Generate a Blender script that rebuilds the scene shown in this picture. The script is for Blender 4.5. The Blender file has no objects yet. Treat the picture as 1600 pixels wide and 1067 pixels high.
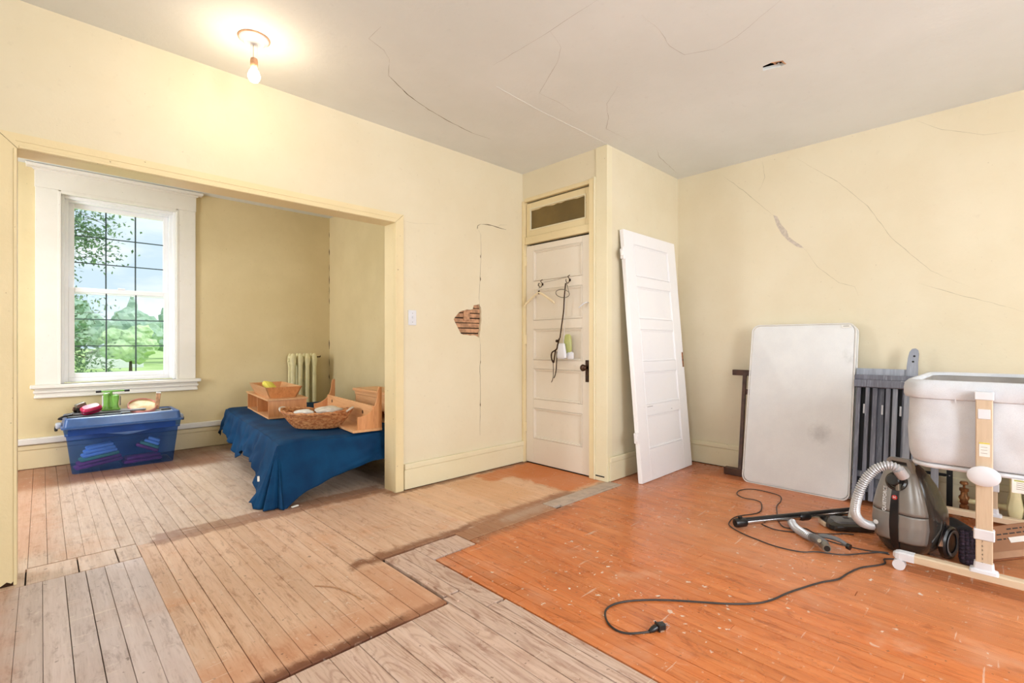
import bpy, bmesh, math, random
from mathutils import Vector, Matrix, Quaternion, noise
from mathutils.geometry import tessellate_polygon
random.seed(7)
PI = math.pi
S = bpy.context.scene
COL = S.collection

# ------------------------------------------------------------------ camera
cam_d = bpy.data.cameras.new('camera'); cam = bpy.data.objects.new('camera', cam_d); COL.objects.link(cam)
cam_d.sensor_width = 36.0; cam_d.lens = 36.0 * 757.8 / 1600.0
cam_d.shift_y = 3.58 / 1600.0
cam_d.clip_start = 0.05; cam_d.clip_end = 600
cam.location = (0, 0, 1.15); cam.rotation_euler = (PI / 2, 0, math.radians(45.849) - PI / 2)
S.camera = cam
S.view_settings.view_transform = 'Standard'; S.view_settings.look = 'None'
S.view_settings.gamma = 1; S.view_settings.use_curve_mapping = False
S.view_settings.exposure = 0.0

# ------------------------------------------------------------------ world: bright sky with clouds
W = bpy.data.worlds.new('sky'); S.world = W; W.use_nodes = True
wn = W.node_tree.nodes; wl = W.node_tree.links; wn.clear()
wo = wn.new('ShaderNodeOutputWorld'); wb = wn.new('ShaderNodeBackground'); wb.inputs[1].default_value = 1.45
wc = wn.new('ShaderNodeTexCoord'); wm = wn.new('ShaderNodeMapping'); wm.inputs['Scale'].default_value = (1, 1, 2.6)
wz = wn.new('ShaderNodeTexNoise'); wz.inputs['Scale'].default_value = 5.5; wz.inputs['Detail'].default_value = 6
wr = wn.new('ShaderNodeValToRGB')
wr.color_ramp.elements[0].position = .40; wr.color_ramp.elements[0].color = (.52, .63, .74, 1)
wr.color_ramp.elements[1].position = .62; wr.color_ramp.elements[1].color = (.80, .82, .84, 1)
wl.new(wc.outputs['Generated'], wm.inputs[0]); wl.new(wm.outputs[0], wz.inputs[0]); wl.new(wz.outputs[0], wr.inputs[0])
wl.new(wr.outputs[0], wb.inputs[0]); wl.new(wb.outputs[0], wo.inputs[0])

# ------------------------------------------------------------------ lights (daylight outside the windows, and sun on the garden)
def area(name, loc, to, sx, sy, power, color):
    d = bpy.data.lights.new(name, 'AREA'); d.shape = 'RECTANGLE'; d.size = sx; d.size_y = sy; d.energy = power; d.color = color
    o = bpy.data.objects.new(name, d); COL.objects.link(o); o.location = loc
    o.rotation_euler = (Vector(to) - Vector(loc)).to_track_quat('-Z', 'Y').to_euler()
    return o
area('daylight_front', (1.3, -2.52, 1.55), (1.3, 0, 1.45), 1.2, 1.7, 126, (.91, .95, 1))
area('daylight_front', (3.3, -2.52, 1.55), (3.3, 0, 1.45), 1.2, 1.7, 42, (.91, .95, 1))
area('daylight_side', (-1.72, .3, 1.55), (0, .3, 1.45), 1.2, 1.7, 48, (.91, .95, 1))
area('daylight_alcove', (.6, 8.3, 4.6), (.75, 5.2, .6), 2.2, 2.0, 420, (.90, .95, 1))
area('daylight_alcove_side', (-1.92, 4.9, 1.55), (0, 4.9, 1.4), 1.0, 1.6, 85, (.92, .95, 1))
sd = bpy.data.lights.new('sun', 'SUN'); sd.energy = 2.2; sd.angle = .02; sd.color = (1, .97, .9)
so = bpy.data.objects.new('sun', sd); COL.objects.link(so); so.rotation_euler = Vector((-.55, .45, -.8)).to_track_quat('-Z', 'Y').to_euler()

# ------------------------------------------------------------------ materials
def lin(c):
    return tuple((x / 12.92 if x <= .04045 else ((x + .055) / 1.055) ** 2.4) for x in [v / 255 for v in c]) + (1,)
class NT:
    def __init__(s, name):
        s.m = bpy.data.materials.new(name); s.m.use_nodes = True
        s.n = s.m.node_tree.nodes; s.l = s.m.node_tree.links; s.n.clear()
        s.out = s.n.new('ShaderNodeOutputMaterial'); s.p = s.n.new('ShaderNodeBsdfPrincipled')
        s.l.new(s.p.outputs[0], s.out.inputs[0])
    def pos(s, scale=(1, 1, 1), obj=False):
        if obj: t = s.n.new('ShaderNodeTexCoord'); o = t.outputs['Object']
        else: t = s.n.new('ShaderNodeNewGeometry'); o = t.outputs['Position']
        m = s.n.new('ShaderNodeMapping'); m.inputs['Scale'].default_value = scale
        s.l.new(o, m.inputs[0]); return m.outputs[0]
    def addv(s, v, fac, k):
        c = s.n.new('ShaderNodeMath'); c.operation = 'MULTIPLY'; s.l.new(fac, c.inputs[0]); c.inputs[1].default_value = k
        x = s.n.new('ShaderNodeVectorMath'); x.operation = 'ADD'; s.l.new(v, x.inputs[0])
        q = s.n.new('ShaderNodeCombineXYZ'); s.l.new(c.outputs[0], q.inputs[0]); s.l.new(c.outputs[0], q.inputs[1]); s.l.new(c.outputs[0], q.inputs[2])
        s.l.new(q.outputs[0], x.inputs[1]); return x.outputs[0]
    def noise(s, v, scale, detail=4, rough=.55, dist=0):
        t = s.n.new('ShaderNodeTexNoise'); t.inputs['Scale'].default_value = scale; t.inputs['Detail'].default_value = detail
        t.inputs['Roughness'].default_value = rough; t.inputs['Distortion'].default_value = dist
        s.l.new(v, t.inputs['Vector']); return t.outputs['Fac']
    def rng(s, f, a, b, c=0.0, d=1.0):
        t = s.n.new('ShaderNodeMapRange'); t.interpolation_type = 'SMOOTHSTEP'
        for i, v in zip((1, 2, 3, 4), (a, b, c, d)): t.inputs[i].default_value = v
        s.l.new(f, t.inputs[0]); return t.outputs[0]
    def math(s, op, a, b):
        t = s.n.new('ShaderNodeMath'); t.operation = op
        for i, v in enumerate((a, b)):
            if isinstance(v, (int, float)): t.inputs[i].default_value = v
            else: s.l.new(v, t.inputs[i])
        return t.outputs[0]
    def mix(s, f, a, b, mode='MIX'):
        t = s.n.new('ShaderNodeMix'); t.data_type = 'RGBA'; t.blend_type = mode
        for i, v in ((0, f), (6, a), (7, b)):
            if isinstance(v, (int, float, tuple)): t.inputs[i].default_value = v
            else: s.l.new(v, t.inputs[i])
        return t.outputs[2]
    def bump(s, h, strength, dist=.01):
        t = s.n.new('ShaderNodeBump'); t.inputs['Strength'].default_value = strength; t.inputs['Distance'].default_value = dist
        s.l.new(h, t.inputs['Height']); s.l.new(t.outputs[0], s.p.inputs['Normal'])
    def base(s, c):
        if isinstance(c, tuple): s.p.inputs['Base Color'].default_value = c
        else: s.l.new(c, s.p.inputs['Base Color'])
    def rough(s, r):
        if isinstance(r, (int, float)): s.p.inputs['Roughness'].default_value = r
        else: s.l.new(r, s.p.inputs['Roughness'])

def plain(name, c, rough=.5, metal=0, var=.12, scale=8, bump=0, bscale=60, c2=None):
    t = NT(name); a = lin(c); v = t.pos(obj=True)
    n = t.noise(v, scale, 5)
    b = lin(c2) if c2 else tuple(x * (1 - var * 1.6) for x in a[:3]) + (1,)
    t.base(t.mix(t.rng(n, .35, .65), a, b)); t.rough(rough); t.p.inputs['Metallic'].default_value = metal
    if bump: t.bump(t.noise(v, bscale, 3), bump, .004)
    return t.m
def glow(name, c, k):
    t = NT(name); t.base((1, 1, 1, 1)); t.p.inputs['Emission Color'].default_value = lin(c); t.p.inputs['Emission Strength'].default_value = k
    return t.m
def paint(name, c, c2, dirt=.0, rough=.6):
    t = NT(name); v = t.pos()
    n = t.noise(v, 1.3, 5, .6); n2 = t.noise(v, 22, 4)
    col = t.mix(t.rng(n, .3, .7), lin(c), lin(c2))
    col = t.mix(t.rng(n2, .62, .8, 0, .35), col, tuple(x * .86 for x in lin(c2)[:3]) + (1,))
    if dirt:
        sp = t.noise(v, 60, 2, .5); col = t.mix(t.rng(sp, .745, .79, 0, dirt), col, lin((120, 95, 60)))
    t.base(col); t.rough(rough); t.bump(t.noise(v, 35, 5, .6), .18, .006)
    return t.m
M = {}
M['wall'] = paint('yellow_wall_paint', (231, 221, 194), (225, 213, 183), .3, .55)
M['wall_alcove'] = paint('alcove_wall_paint', (228, 210, 166), (218, 199, 153), .5, .6)
M['ceiling'] = paint('white_ceiling_paint', (230, 233, 230), (223, 226, 222), 0, .7)
M['trim'] = paint('cream_trim_paint', (236, 219, 176), (229, 211, 166), .8, .35)
M['trim_pale'] = paint('pale_trim_paint', (236, 227, 196), (230, 219, 184), .6, .4)
M['window_trim'] = paint('off_white_window_paint', (240, 236, 228), (232, 227, 216), .8, .4)
M['vinyl'] = plain('white_vinyl', (246, 246, 248), .3, var=.02)
M['door_paint'] = paint('door_paint', (238, 230, 216), (232, 222, 206), .4, .35)
M['white_door'] = paint('bright_white_door_paint', (250, 250, 252), (246, 246, 250), .25, .3)
M['crack'] = plain('crack_shadow', (120, 104, 74), .9, var=.3, scale=30)
M['crack_pale'] = plain('faint_crack', (200, 190, 160), .9, var=.1, scale=30)
M['crack_ceiling'] = plain('ceiling_crack', (196, 193, 186), .9, var=.1)
M['plaster_patch'] = plain('grey_filler', (212, 200, 184), .9, var=.12, scale=60)
M['dark'] = plain('dark_void', (34, 24, 18), .9, var=.3)
M['lath'] = plain('rough_lath_wood', (208, 160, 122), .85, var=.25, scale=30, bump=.3)
M['muntin'] = plain('dark_green_grille', (38, 62, 62), .4, var=.1)
M['black'] = plain('black_plastic', (24, 24, 26), .3, var=.2)
M['black_matte'] = plain('black_matte_plastic', (22, 22, 25), .6, var=.2, bump=.1)
M['brown_metal'] = plain('dark_bronze', (74, 50, 34), .35, .7, var=.3, scale=40)
M['brass_worn'] = plain('worn_brass', (176, 120, 76), .4, .6, var=.3, scale=40)
M['chrome'] = plain('chrome', (205, 205, 208), .18, 1, var=.05)
M['silver'] = plain('silver_grey_plastic', (150, 148, 144), .32, .35, var=.08, scale=5)
M['smoke'] = plain('smoked_dark_plastic', (58, 54, 50), .16, .1, var=.15)
M['grey_plastic'] = plain('grey_plastic', (116, 116, 118), .4, var=.12, scale=20)
M['hose'] = plain('grey_ribbed_hose', (200, 200, 202), .28, .3, var=.08)
M['white_plastic'] = plain('white_plastic', (226, 228, 234), .35, var=.03)
M['paper'] = plain('paper', (240, 238, 232), .8, var=.05, scale=30)
M['ink'] = plain('print_ink', (70, 64, 60), .8, var=.1)
M['red'] = plain('red_badge', (206, 66, 62), .35, var=.05)
M['white_print'] = plain('white_print', (235, 235, 235), .6, var=.02)
M['cord'] = plain('grey_black_cord', (52, 48, 46), .5, var=.2, scale=30)
M['brown_wood'] = plain('dark_brown_wood', (84, 52, 36), .5, var=.3, scale=12, bump=.1)
M['cast'] = plain('cream_radiator_paint', (236, 226, 178), .4, var=.08, scale=10, bump=.1)
M['cardboard'] = plain('brown_cardboard', (170, 124, 92), .8, var=.12, scale=6)
M['tape'] = plain('brown_packing_tape', (186, 142, 108), .25, var=.1)
M['fluffy'] = plain('dark_purple_fleece', (52, 38, 52), 1, var=.4, scale=50, bump=.6)
M['mint_glass'] = plain('pale_green_plastic', (186, 192, 120), .25, var=.05)
M['green_tool'] = plain('lime_green_metal', (126, 186, 78), .4, var=.15, scale=14)
M['magenta'] = plain('magenta_rubber', (190, 30, 84), .35, var=.12)
M['pink'] = plain('pink_rim', (222, 150, 140), .5, var=.1)
M['drumskin'] = plain('cream_skin', (222, 200, 156), .6, var=.25, scale=6, c2=(176, 136, 62))
M['yellow_paper'] = plain('yellow_foam', (232, 218, 92), .7, var=.08)
M['bag'] = plain('clear_bag', (222, 214, 200), .2, var=.12, scale=20)
M['metal_grey'] = plain('grey_metal_wire', (140, 136, 124), .35, .6, var=.1)
M['glass'] = None

def wood(name, c1, c2, c3, axis='y', rough=.5, ring=1.0, spots=None, obj=True, varb=.16):
    """grain along one axis, per-object tint"""
    t = NT(name); sc = {'x': (2.0, 26, 26), 'y': (26, 2.0, 26), 'z': (26, 26, 2.0)}[axis]
    oi = t.n.new('ShaderNodeObjectInfo'); v0 = t.pos((1, 1, 1), obj); v = t.pos(sc, obj); v = t.addv(v, oi.outputs['Random'], 43)
    g = t.noise(v, 1.0, 6, .62, .6 * ring); g2 = t.noise(v, 4.0, 4, .6)
    col = t.mix(t.rng(g, .3, .7), lin(c1), lin(c2)); col = t.mix(t.rng(g2, .5, .75, 0, .5), col, lin(c3))
    br = t.math('MULTIPLY_ADD', oi.outputs['Random'], varb); t.n[-1].inputs[2].default_value = 1 - varb / 2
    cb = t.n.new('ShaderNodeCombineColor')
    for i in range(3): t.l.new(br, cb.inputs[i])
    t.base(t.mix(1.0, col, cb.outputs[0], 'MULTIPLY')); t.rough(rough); t.bump(g2, .15, .003)
    return t.m
M['pine'] = wood('honey_pine', (226, 176, 128), (214, 158, 108), (190, 128, 82), 'y', .45)
M['pine_z'] = wood('honey_pine_upright', (222, 158, 104), (206, 140, 86), (160, 88, 48), 'z', .4)
M['pale_wood'] = wood('pale_oak', (222, 200, 172), (212, 188, 158), (196, 170, 140), 'z', .5)
M['pale_wood_y'] = wood('pale_oak_rail', (226, 206, 178), (216, 194, 164), (200, 176, 146), 'y', .5)
M['wicker'] = plain('wicker', (206, 148, 96), .5, var=.3, scale=40, c2=(164, 98, 54))
M['slat'] = wood('charcoal_painted_wood', (124, 128, 142), (98, 100, 114), (176, 180, 194), 'z', .26)
M['slat_light'] = wood('grey_worn_wood', (168, 174, 186), (140, 146, 160), (196, 202, 212), 'z', .35)

def fabric(name, c, c2, scale=260, bump=.4, rough=.9, stain=None):
    t = NT(name); v = t.pos(obj=True); n = t.noise(v, 5, 4); w = t.noise(t.pos((1, 1, 3), True), scale, 2)
    col = t.mix(t.rng(n, .3, .7), lin(c), lin(c2)); col = t.mix(t.rng(w, .4, .7, 0, .25), col, tuple(x * .7 for x in lin(c2)[:3]) + (1,))
    if stain:
        for (cx, cy, cz, r, k, sc) in stain:
            d = t.n.new('ShaderNodeVectorMath'); d.operation = 'DISTANCE'
            mp = t.pos((1, 1, 1), True); t.l.new(mp, d.inputs[0]); d.inputs[1].default_value = (cx, cy, cz)
            nn = t.math('ADD', d.outputs['Value'], t.math('MULTIPLY', t.noise(v, 14, 5, .7), .10))
            f = t.rng(nn, r * .3 + .05, r + .05, k, 0); col = t.mix(f, col, lin(sc))
    t.base(col); t.rough(rough); t.bump(w, bump, .002); t.p.inputs['Specular IOR Level'].default_value = .2
    return t.m
M['blue_cloth'] = fabric('navy_blue_sheet', (8, 66, 108), (5, 48, 86), 180, .2, .8)
M['mattress'] = fabric('off_white_mattress_cloth', (236, 237, 236), (229, 230, 230), 320, .3, .85,
                       [(-.06, -.17, .47, .12, .5, (150, 148, 146)), (-.06, -.34, 1.06, .09, .55, (148, 152, 148))])
M['piping'] = fabric('mattress_piping', (236, 234, 230), (226, 223, 218), 200, .2)
M['bassinet'] = fabric('grey_linen', (226, 230, 236), (212, 215, 221), 240, .5)
M['bassinet_in'] = fabric('taupe_linen_lining', (176, 170, 164), (160, 154, 148), 240, .5)
M['pad'] = fabric('white_pad', (230, 232, 238), (222, 224, 232), 240, .2)

# translucent blue tub plastic
t = NT('blue_translucent_plastic'); t.base(t.mix(t.rng(t.noise(t.pos(obj=True), 9, 4), .3, .7), lin((48, 92, 150)), lin((36, 74, 128)))); t.rough(.28)
tr = t.n.new('ShaderNodeBsdfTransparent'); tr.inputs[0].default_value = (.45, .62, .97, 1); mx = t.n.new('ShaderNodeMixShader'); mx.inputs[0].default_value = .7
t.l.new(t.p.outputs[0], mx.inputs[1]); t.l.new(tr.outputs[0], mx.inputs[2]); t.l.new(mx.outputs[0], t.out.inputs[0]); M['tub'] = t.m
M['tub_lid'] = plain('blue_plastic_lid', (62, 100, 158), .3, var=.12, scale=12)
M['tub_top'] = plain('dusty_blue_plastic', (186, 192, 204), .4, var=.12, scale=12)
t = NT('window_glass'); g = t.n.new('ShaderNodeBsdfGlossy'); g.inputs['Roughness'].default_value = .02
tr = t.n.new('ShaderNodeBsdfTransparent'); tr.inputs[0].default_value = (.97, .99, .98, 1); mx = t.n.new('ShaderNodeMixShader'); mx.inputs[0].default_value = .003
t.l.new(tr.outputs[0], mx.inputs[1]); t.l.new(g.outputs[0], mx.inputs[2]); t.l.new(mx.outputs[0], t.out.inputs[0]); M['glass'] = t.m
t = NT('bulb_glass'); g = t.n.new('ShaderNodeBsdfTransparent'); e = t.n.new('ShaderNodeEmission'); e.inputs[0].default_value = lin((255, 226, 180)); e.inputs[1].default_value = 25
mx = t.n.new('ShaderNodeMixShader'); mx.inputs[0].default_value = .6; t.l.new(g.outputs[0], mx.inputs[1]); t.l.new(e.outputs[0], mx.inputs[2]); t.l.new(mx.outputs[0], t.out.inputs[0]); M['bulb'] = t.m

# floor materials ------------------------------------------------------------
def floor_mat(name, c1, c2, c3, bands=(), rough=(.34, .6), ring=0.0, specks=.3, varb=.13, patches=None, red=None, pale=.35, pc=(232, 214, 198)):
    """bands: (x0,x1,y0,y1,soft,colour,strength) worn or stained strips of the floor, edges ragged by noise."""
    t = NT(name); oi = t.n.new('ShaderNodeObjectInfo'); P = t.pos()
    v = t.addv(t.pos((20, 1.1, 1)), oi.outputs['Random'], 37)
    g = t.noise(v, 1.4, 6, .65, .5); fine = t.noise(v, 7, 3, .6)
    col = t.mix(t.rng(g, .3, .72), lin(c1), lin(c2)); col = t.mix(t.rng(fine, .5, .8, 0, .45), col, lin(c3))
    if ring:
        cn = t.noise(t.addv(t.pos((5.5, .85, 1)), oi.outputs['Random'], 91), 1.5, 1.5, .35, .3)
        fr = t.math('PINGPONG', t.math('MULTIPLY', cn, 34.0), 1.0)     # contour lines: cathedral grain
        col = t.mix(t.math('MULTIPLY', t.rng(fr, .45, .98, 0, ring), t.rng(t.noise(P, 5, 3), .35, .6, .35, 1)), col, lin(c3))
        kn = t.noise(P, 6.5, 1, .4); col = t.mix(t.rng(kn, .775, .80, 0, .8), col, lin((112, 74, 52)))
    big = t.noise(P, 2.2, 5, .65, .4)
    mot = t.noise(t.pos((3.2, 1, 1)), 5.5, 7, .72, .5); mot2 = t.noise(t.pos((9, 1.2, 1)), 3.5, 6, .7)
    col = t.mix(t.rng(mot, .52, .68, 0, .6), col, lin(c3)); col = t.mix(t.rng(mot, .44, .28, 0, pale), col, lin(pc)); col = t.mix(t.rng(mot2, .55, .68, 0, .5), col, tuple(q * .82 for q in lin(c3)[:3]) + (1,))
    if red: col = t.mix(t.rng(big, .52, .74, 0, red[1]), col, lin(red[0]))
    br = t.math('MULTIPLY_ADD', oi.outputs['Random'], varb); t.n[-1].inputs[2].default_value = 1 - varb / 2
    cb = t.n.new('ShaderNodeCombineColor')
    for i in range(3): t.l.new(br, cb.inputs[i])
    col = t.mix(1.0, col, cb.outputs[0], 'MULTIPLY')
    rag = t.noise(t.pos((1, .8, 1)), 9, 6, .7); rag2 = t.noise(t.pos((1.7, 1, 1)), 5, 5, .7)
    sx = t.n.new('ShaderNodeSeparateXYZ'); t.l.new(P, sx.inputs[0])
    X = t.math('ADD', sx.outputs[0], t.math('MULTIPLY', t.math('SUBTRACT', rag, .5), .22))
    Y = t.math('ADD', sx.outputs[1], t.math('MULTIPLY', t.math('SUBTRACT', rag2, .5), .16))
    for (x0, x1, y0, y1, s, c, k) in bands:
        f = t.math('MULTIPLY', t.math('MULTIPLY', t.rng(X, x0 - s, x0 + s), t.rng(X, x1 - s, x1 + s, 1, 0)),
                   t.math('MULTIPLY', t.rng(Y, y0 - s, y0 + s), t.rng(Y, y1 - s, y1 + s, 1, 0)))
        col = t.mix(t.math('MULTIPLY', f, k), col, lin(c))
    if specks:
        sp = t.noise(P, 26, 3, .55); big2 = t.noise(P, 1.1, 2)
        f = t.math('MULTIPLY', t.rng(sp, .66, .69), t.rng(big2, .40, .60, .25, 1)); col = t.mix(t.math('MULTIPLY', f, specks * 1.6), col, lin((232, 222, 208)))
        dk = t.noise(P, 38, 2, .5); col = t.mix(t.rng(dk, .70, .73, 0, .6), col, lin((96, 70, 50)))
        sc = t.noise(t.pos((3, 40, 1)), 1.2, 3, .6); col = t.mix(t.rng(sc, .66, .71, 0, .4), col, lin((236, 222, 206)))
    t.base(col); t.rough(t.rng(big, .3, .7, rough[0], rough[1])); t.bump(fine, .25, .002)
    t.p.inputs['Specular IOR Level'].default_value = .35
    return t.m
BR = (128, 88, 62); RB = (176, 92, 50)
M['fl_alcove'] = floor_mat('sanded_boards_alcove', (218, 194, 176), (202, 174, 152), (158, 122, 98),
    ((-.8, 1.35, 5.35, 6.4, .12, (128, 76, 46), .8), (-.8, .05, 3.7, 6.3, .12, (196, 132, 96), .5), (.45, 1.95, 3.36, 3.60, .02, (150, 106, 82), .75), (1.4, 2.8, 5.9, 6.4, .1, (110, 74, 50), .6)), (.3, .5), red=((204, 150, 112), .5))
M['fl_left'] = floor_mat('greyed_sanded_boards', (214, 196, 190), (200, 180, 172), (162, 136, 126),
    ((-.8, -.12, 2.2, 3.4, .10, (196, 128, 88), .6),), (.28, .45), red=((200, 166, 146), .5))
M['fl_mid'] = floor_mat('tan_sanded_boards', (224, 190, 164), (212, 172, 142), (166, 116, 84),
    ((1.15, 2.62, 2.33, 2.41, .03, (132, 84, 56), .9), (.2, 1.32, 1.72, 1.80, .022, (96, 50, 32), .95), (.2, 1.32, 1.8, 1.98, .09, (198, 136, 98), .55),
     (1.12, 1.3, 1.7, 2.3, .05, (198, 140, 104), .5), (1.9, 3.4, 3.26, 3.4, .03, (138, 92, 62), .8), (.45, 1.95, 3.40, 3.6, .02, (150, 106, 82), .75)), (.38, .6), red=((216, 150, 104), .6))
M['fl_narrow'] = floor_mat('narrow_strip_boards', (226, 188, 154), (214, 170, 134), (184, 132, 94),
    ((2.1, 2.95, 2.72, 3.22, .05, (230, 186, 152), .5), (2.35, 2.75, 2.55, 3.2, .05, (214, 160, 112), .5), (2.93, 3.6, 2.40, 3.5, .035, (204, 118, 58), .95), (2.7, 3.6, 3.02, 3.25, .03, (204, 120, 60), .9),
     (1.6, 2.95, 2.20, 2.44, .04, (150, 98, 66), .85), (2.15, 2.75, 2.26, 2.36, .05, (206, 190, 172), .35), (2.6, 3.5, 2.2, 2.37, .03, (150, 116, 90), .8), (1.9, 3.45, 3.26, 3.4, .02, (132, 92, 66), .8)), (.3, .55))
M['fl_grain'] = floor_mat('grey_pine_replacement_boards', (216, 190, 174), (204, 174, 154), (142, 94, 70), (), (.5, .7), ring=.42, varb=.12, pale=.3)
M['fl_orange'] = floor_mat('orange_varnished_strips', (213, 130, 76), (200, 111, 58), (150, 72, 34),
    ((1.4, 2.75, 2.15, 2.4, .04, (150, 94, 60), .8), (3.2, 4.7, 1.9, 2.4, .12, (192, 132, 104), .6), (4.2, 4.7, -1, 2.3, .1, (150, 74, 40), .5), (2.6, 4.1, -1.2, 1.7, .35, (212, 150, 110), .38)), (.22, .42), specks=.6, varb=.2, red=((214, 156, 122), .8), pale=.45, pc=(222, 166, 130))
M['fl_grey'] = plain('grey_filler_board', (196, 176, 160), .7, var=.12, scale=14, bump=.2)

# garden; distance haze is painted into the pale foliage colours
def leafmat(name, a, b, sc=3):
    t = NT(name); t.base(t.mix(t.rng(t.noise(t.pos(), sc, 4), .35, .65), lin(a), lin(b))); t.rough(.8); return t.m
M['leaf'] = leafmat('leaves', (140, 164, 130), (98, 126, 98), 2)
M['conifer'] = leafmat('hazed_foliage', (176, 200, 178), (138, 170, 148), .9)
M['bright_leaf'] = leafmat('pale_hazed_foliage', (204, 224, 178), (168, 198, 150), 1.2)
M['lawn'] = leafmat('lawn_grass', (196, 220, 150), (168, 200, 122), .3)
M['bark'] = plain('bark', (96, 84, 72), .9, var=.3)

# ------------------------------------------------------------------ mesh helpers
class MB:
    def __init__(s): s.v = []; s.f = []; s.smooth = False
    def add(s, vs, fs):
        o = len(s.v); s.v += [tuple(p) for p in vs]; s.f += [tuple(i + o for i in f) for f in fs]; return s
    def box(s, x0, x1, y0, y1, z0, z1, c=0.0, mat=None):
        """box with chamfer c on all edges"""
        if x0 > x1: x0, x1 = x1, x0
        if y0 > y1: y0, y1 = y1, y0
        if z0 > z1: z0, z1 = z1, z0
        if c <= 0:
            vs = [(x, y, z) for z in (z0, z1) for y in (y0, y1) for x in (x0, x1)]
            fs = [(0, 2, 3, 1), (4, 5, 7, 6), (0, 1, 5, 4), (2, 6, 7, 3), (0, 4, 6, 2), (1, 3, 7, 5)]
        else:
            c = min(c, (x1 - x0) * .45, (y1 - y0) * .45, (z1 - z0) * .45)
            bm = bmesh.new(); bmesh.ops.create_cube(bm, size=1)
            for q in bm.verts: q.co = Vector(((x0 + x1) / 2 + q.co.x * (x1 - x0), (y0 + y1) / 2 + q.co.y * (y1 - y0), (z0 + z1) / 2 + q.co.z * (z1 - z0)))
            bmesh.ops.bevel(bm, geom=bm.edges[:], offset=c, segments=2 if c > .004 else 1, affect='EDGES', profile=.5)
            bm.verts.index_update(); vs = [q.co[:] for q in bm.verts]; fs = [[q.index for q in f.verts] for f in bm.faces]; bm.free()
        if mat: vs = [mat @ Vector(p) for p in vs]
        return s.add(vs, fs)
    def tube(s, pts, r, n=10, cap=True, up=None):
        pts = [Vector(p) for p in pts]; m = len(pts); rs = r if isinstance(r, (list, tuple)) else [r] * m
        T = [(pts[min(i + 1, m - 1)] - pts[max(i - 1, 0)]).normalized() for i in range(m)]
        a = Vector(up) if up else (Vector((0, 0, 1)) if abs(T[0].z) < .9 else Vector((1, 0, 0)))
        N = (a - T[0] * a.dot(T[0])).normalized(); vs = []; fs = []
        for i in range(m):
            if i: N = (N - T[i] * N.dot(T[i])).normalized()
            B = T[i].cross(N)
            for k in range(n):
                q = 2 * PI * k / n; vs.append(pts[i] + (N * math.cos(q) + B * math.sin(q)) * rs[i])
        for i in range(m - 1):
            for k in range(n): fs.append((i * n + k, i * n + (k + 1) % n, (i + 1) * n + (k + 1) % n, (i + 1) * n + k))
        if cap: fs += [tuple(range(n - 1, -1, -1)), tuple((m - 1) * n + k for k in range(n))]
        return s.add(vs, fs)
    def lathe(s, prof, n=24, M4=None, cap=True):
        """profile (r, z) turned about z"""
        vs = []; fs = []; m = len(prof)
        for r, z in prof:
            for k in range(n): q = 2 * PI * k / n; vs.append(Vector((r * math.cos(q), r * math.sin(q), z)))
        for i in range(m - 1):
            for k in range(n): fs.append((i * n + k, i * n + (k + 1) % n, (i + 1) * n + (k + 1) % n, (i + 1) * n + k))
        if cap: fs += [tuple(range(n - 1, -1, -1)), tuple((m - 1) * n + k for k in range(n))]
        if M4: vs = [M4 @ p for p in vs]
        return s.add(vs, fs)
    def prism(s, loops, d0, d1, axis='y'):
        """loops of 2D points (outer, holes...) extruded between d0 and d1 along axis"""
        def P(a, b, d): return {'y': (a, d, b), 'x': (d, a, b), 'z': (a, b, d)}[axis]
        flat = [p for L in loops for p in L]; tri = tessellate_polygon([[Vector((a, b, 0)) for a, b in L] for L in loops])
        n = len(flat); vs = [P(a, b, d0) for a, b in flat] + [P(a, b, d1) for a, b in flat]
        fs = [tuple(t) for t in tri] + [tuple(i + n for i in reversed(t)) for t in tri]; o = 0
        for L in loops:
            for i in range(len(L)):
                j = (i + 1) % len(L); fs.append((o + i, o + j, o + j + n, o + i + n))
            o += len(L)
        return s.add(vs, fs)
    def loft(s, rings, cap=True, close=True):
        n = len(rings[0]); vs = [p for R in rings for p in R]; fs = []
        for i in range(len(rings) - 1):
            for k in range(n if close else n - 1): fs.append((i * n + k, i * n + (k + 1) % n, (i + 1) * n + (k + 1) % n, (i + 1) * n + k))
        if cap: fs += [tuple(range(n - 1, -1, -1)), tuple((len(rings) - 1) * n + k for k in range(n))]
        return s.add(vs, fs)
    def build(s, name, mat, parent=None, smooth=False, solid=0, sub=0):
        me = bpy.data.meshes.new(name); me.from_pydata(s.v, [], s.f)
        bm = bmesh.new(); bm.from_mesh(me); bmesh.ops.recalc_face_normals(bm, faces=bm.faces); bm.to_mesh(me); bm.free()
        me.materials.append(M[mat] if isinstance(mat, str) else mat)
        if smooth:
            for p in me.polygons: p.use_smooth = True
            try: me.set_sharp_from_angle(angle=math.radians(38))
            except Exception: pass
        o = bpy.data.objects.new(name, me); COL.objects.link(o)
        if parent: o.parent = parent
        if sub: q = o.modifiers.new('sub', 'SUBSURF'); q.levels = q.render_levels = sub
        if solid: q = o.modifiers.new('solid', 'SOLIDIFY'); q.thickness = solid; q.offset = 0
        return o
def rrect(cx, cy, hx, hy, r, z, n=5):
    out = []; r = min(r, hx * .98, hy * .98)
    for (sx, sy, a0) in ((1, 1, 0), (-1, 1, 90), (-1, -1, 180), (1, -1, 270)):
        for k in range(n): a = math.radians(a0 + 90 * k / (n - 1)); out.append((cx + sx * (hx - r) + r * math.cos(a), cy + sy * (hy - r) + r * math.sin(a), z))
    return out
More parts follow.
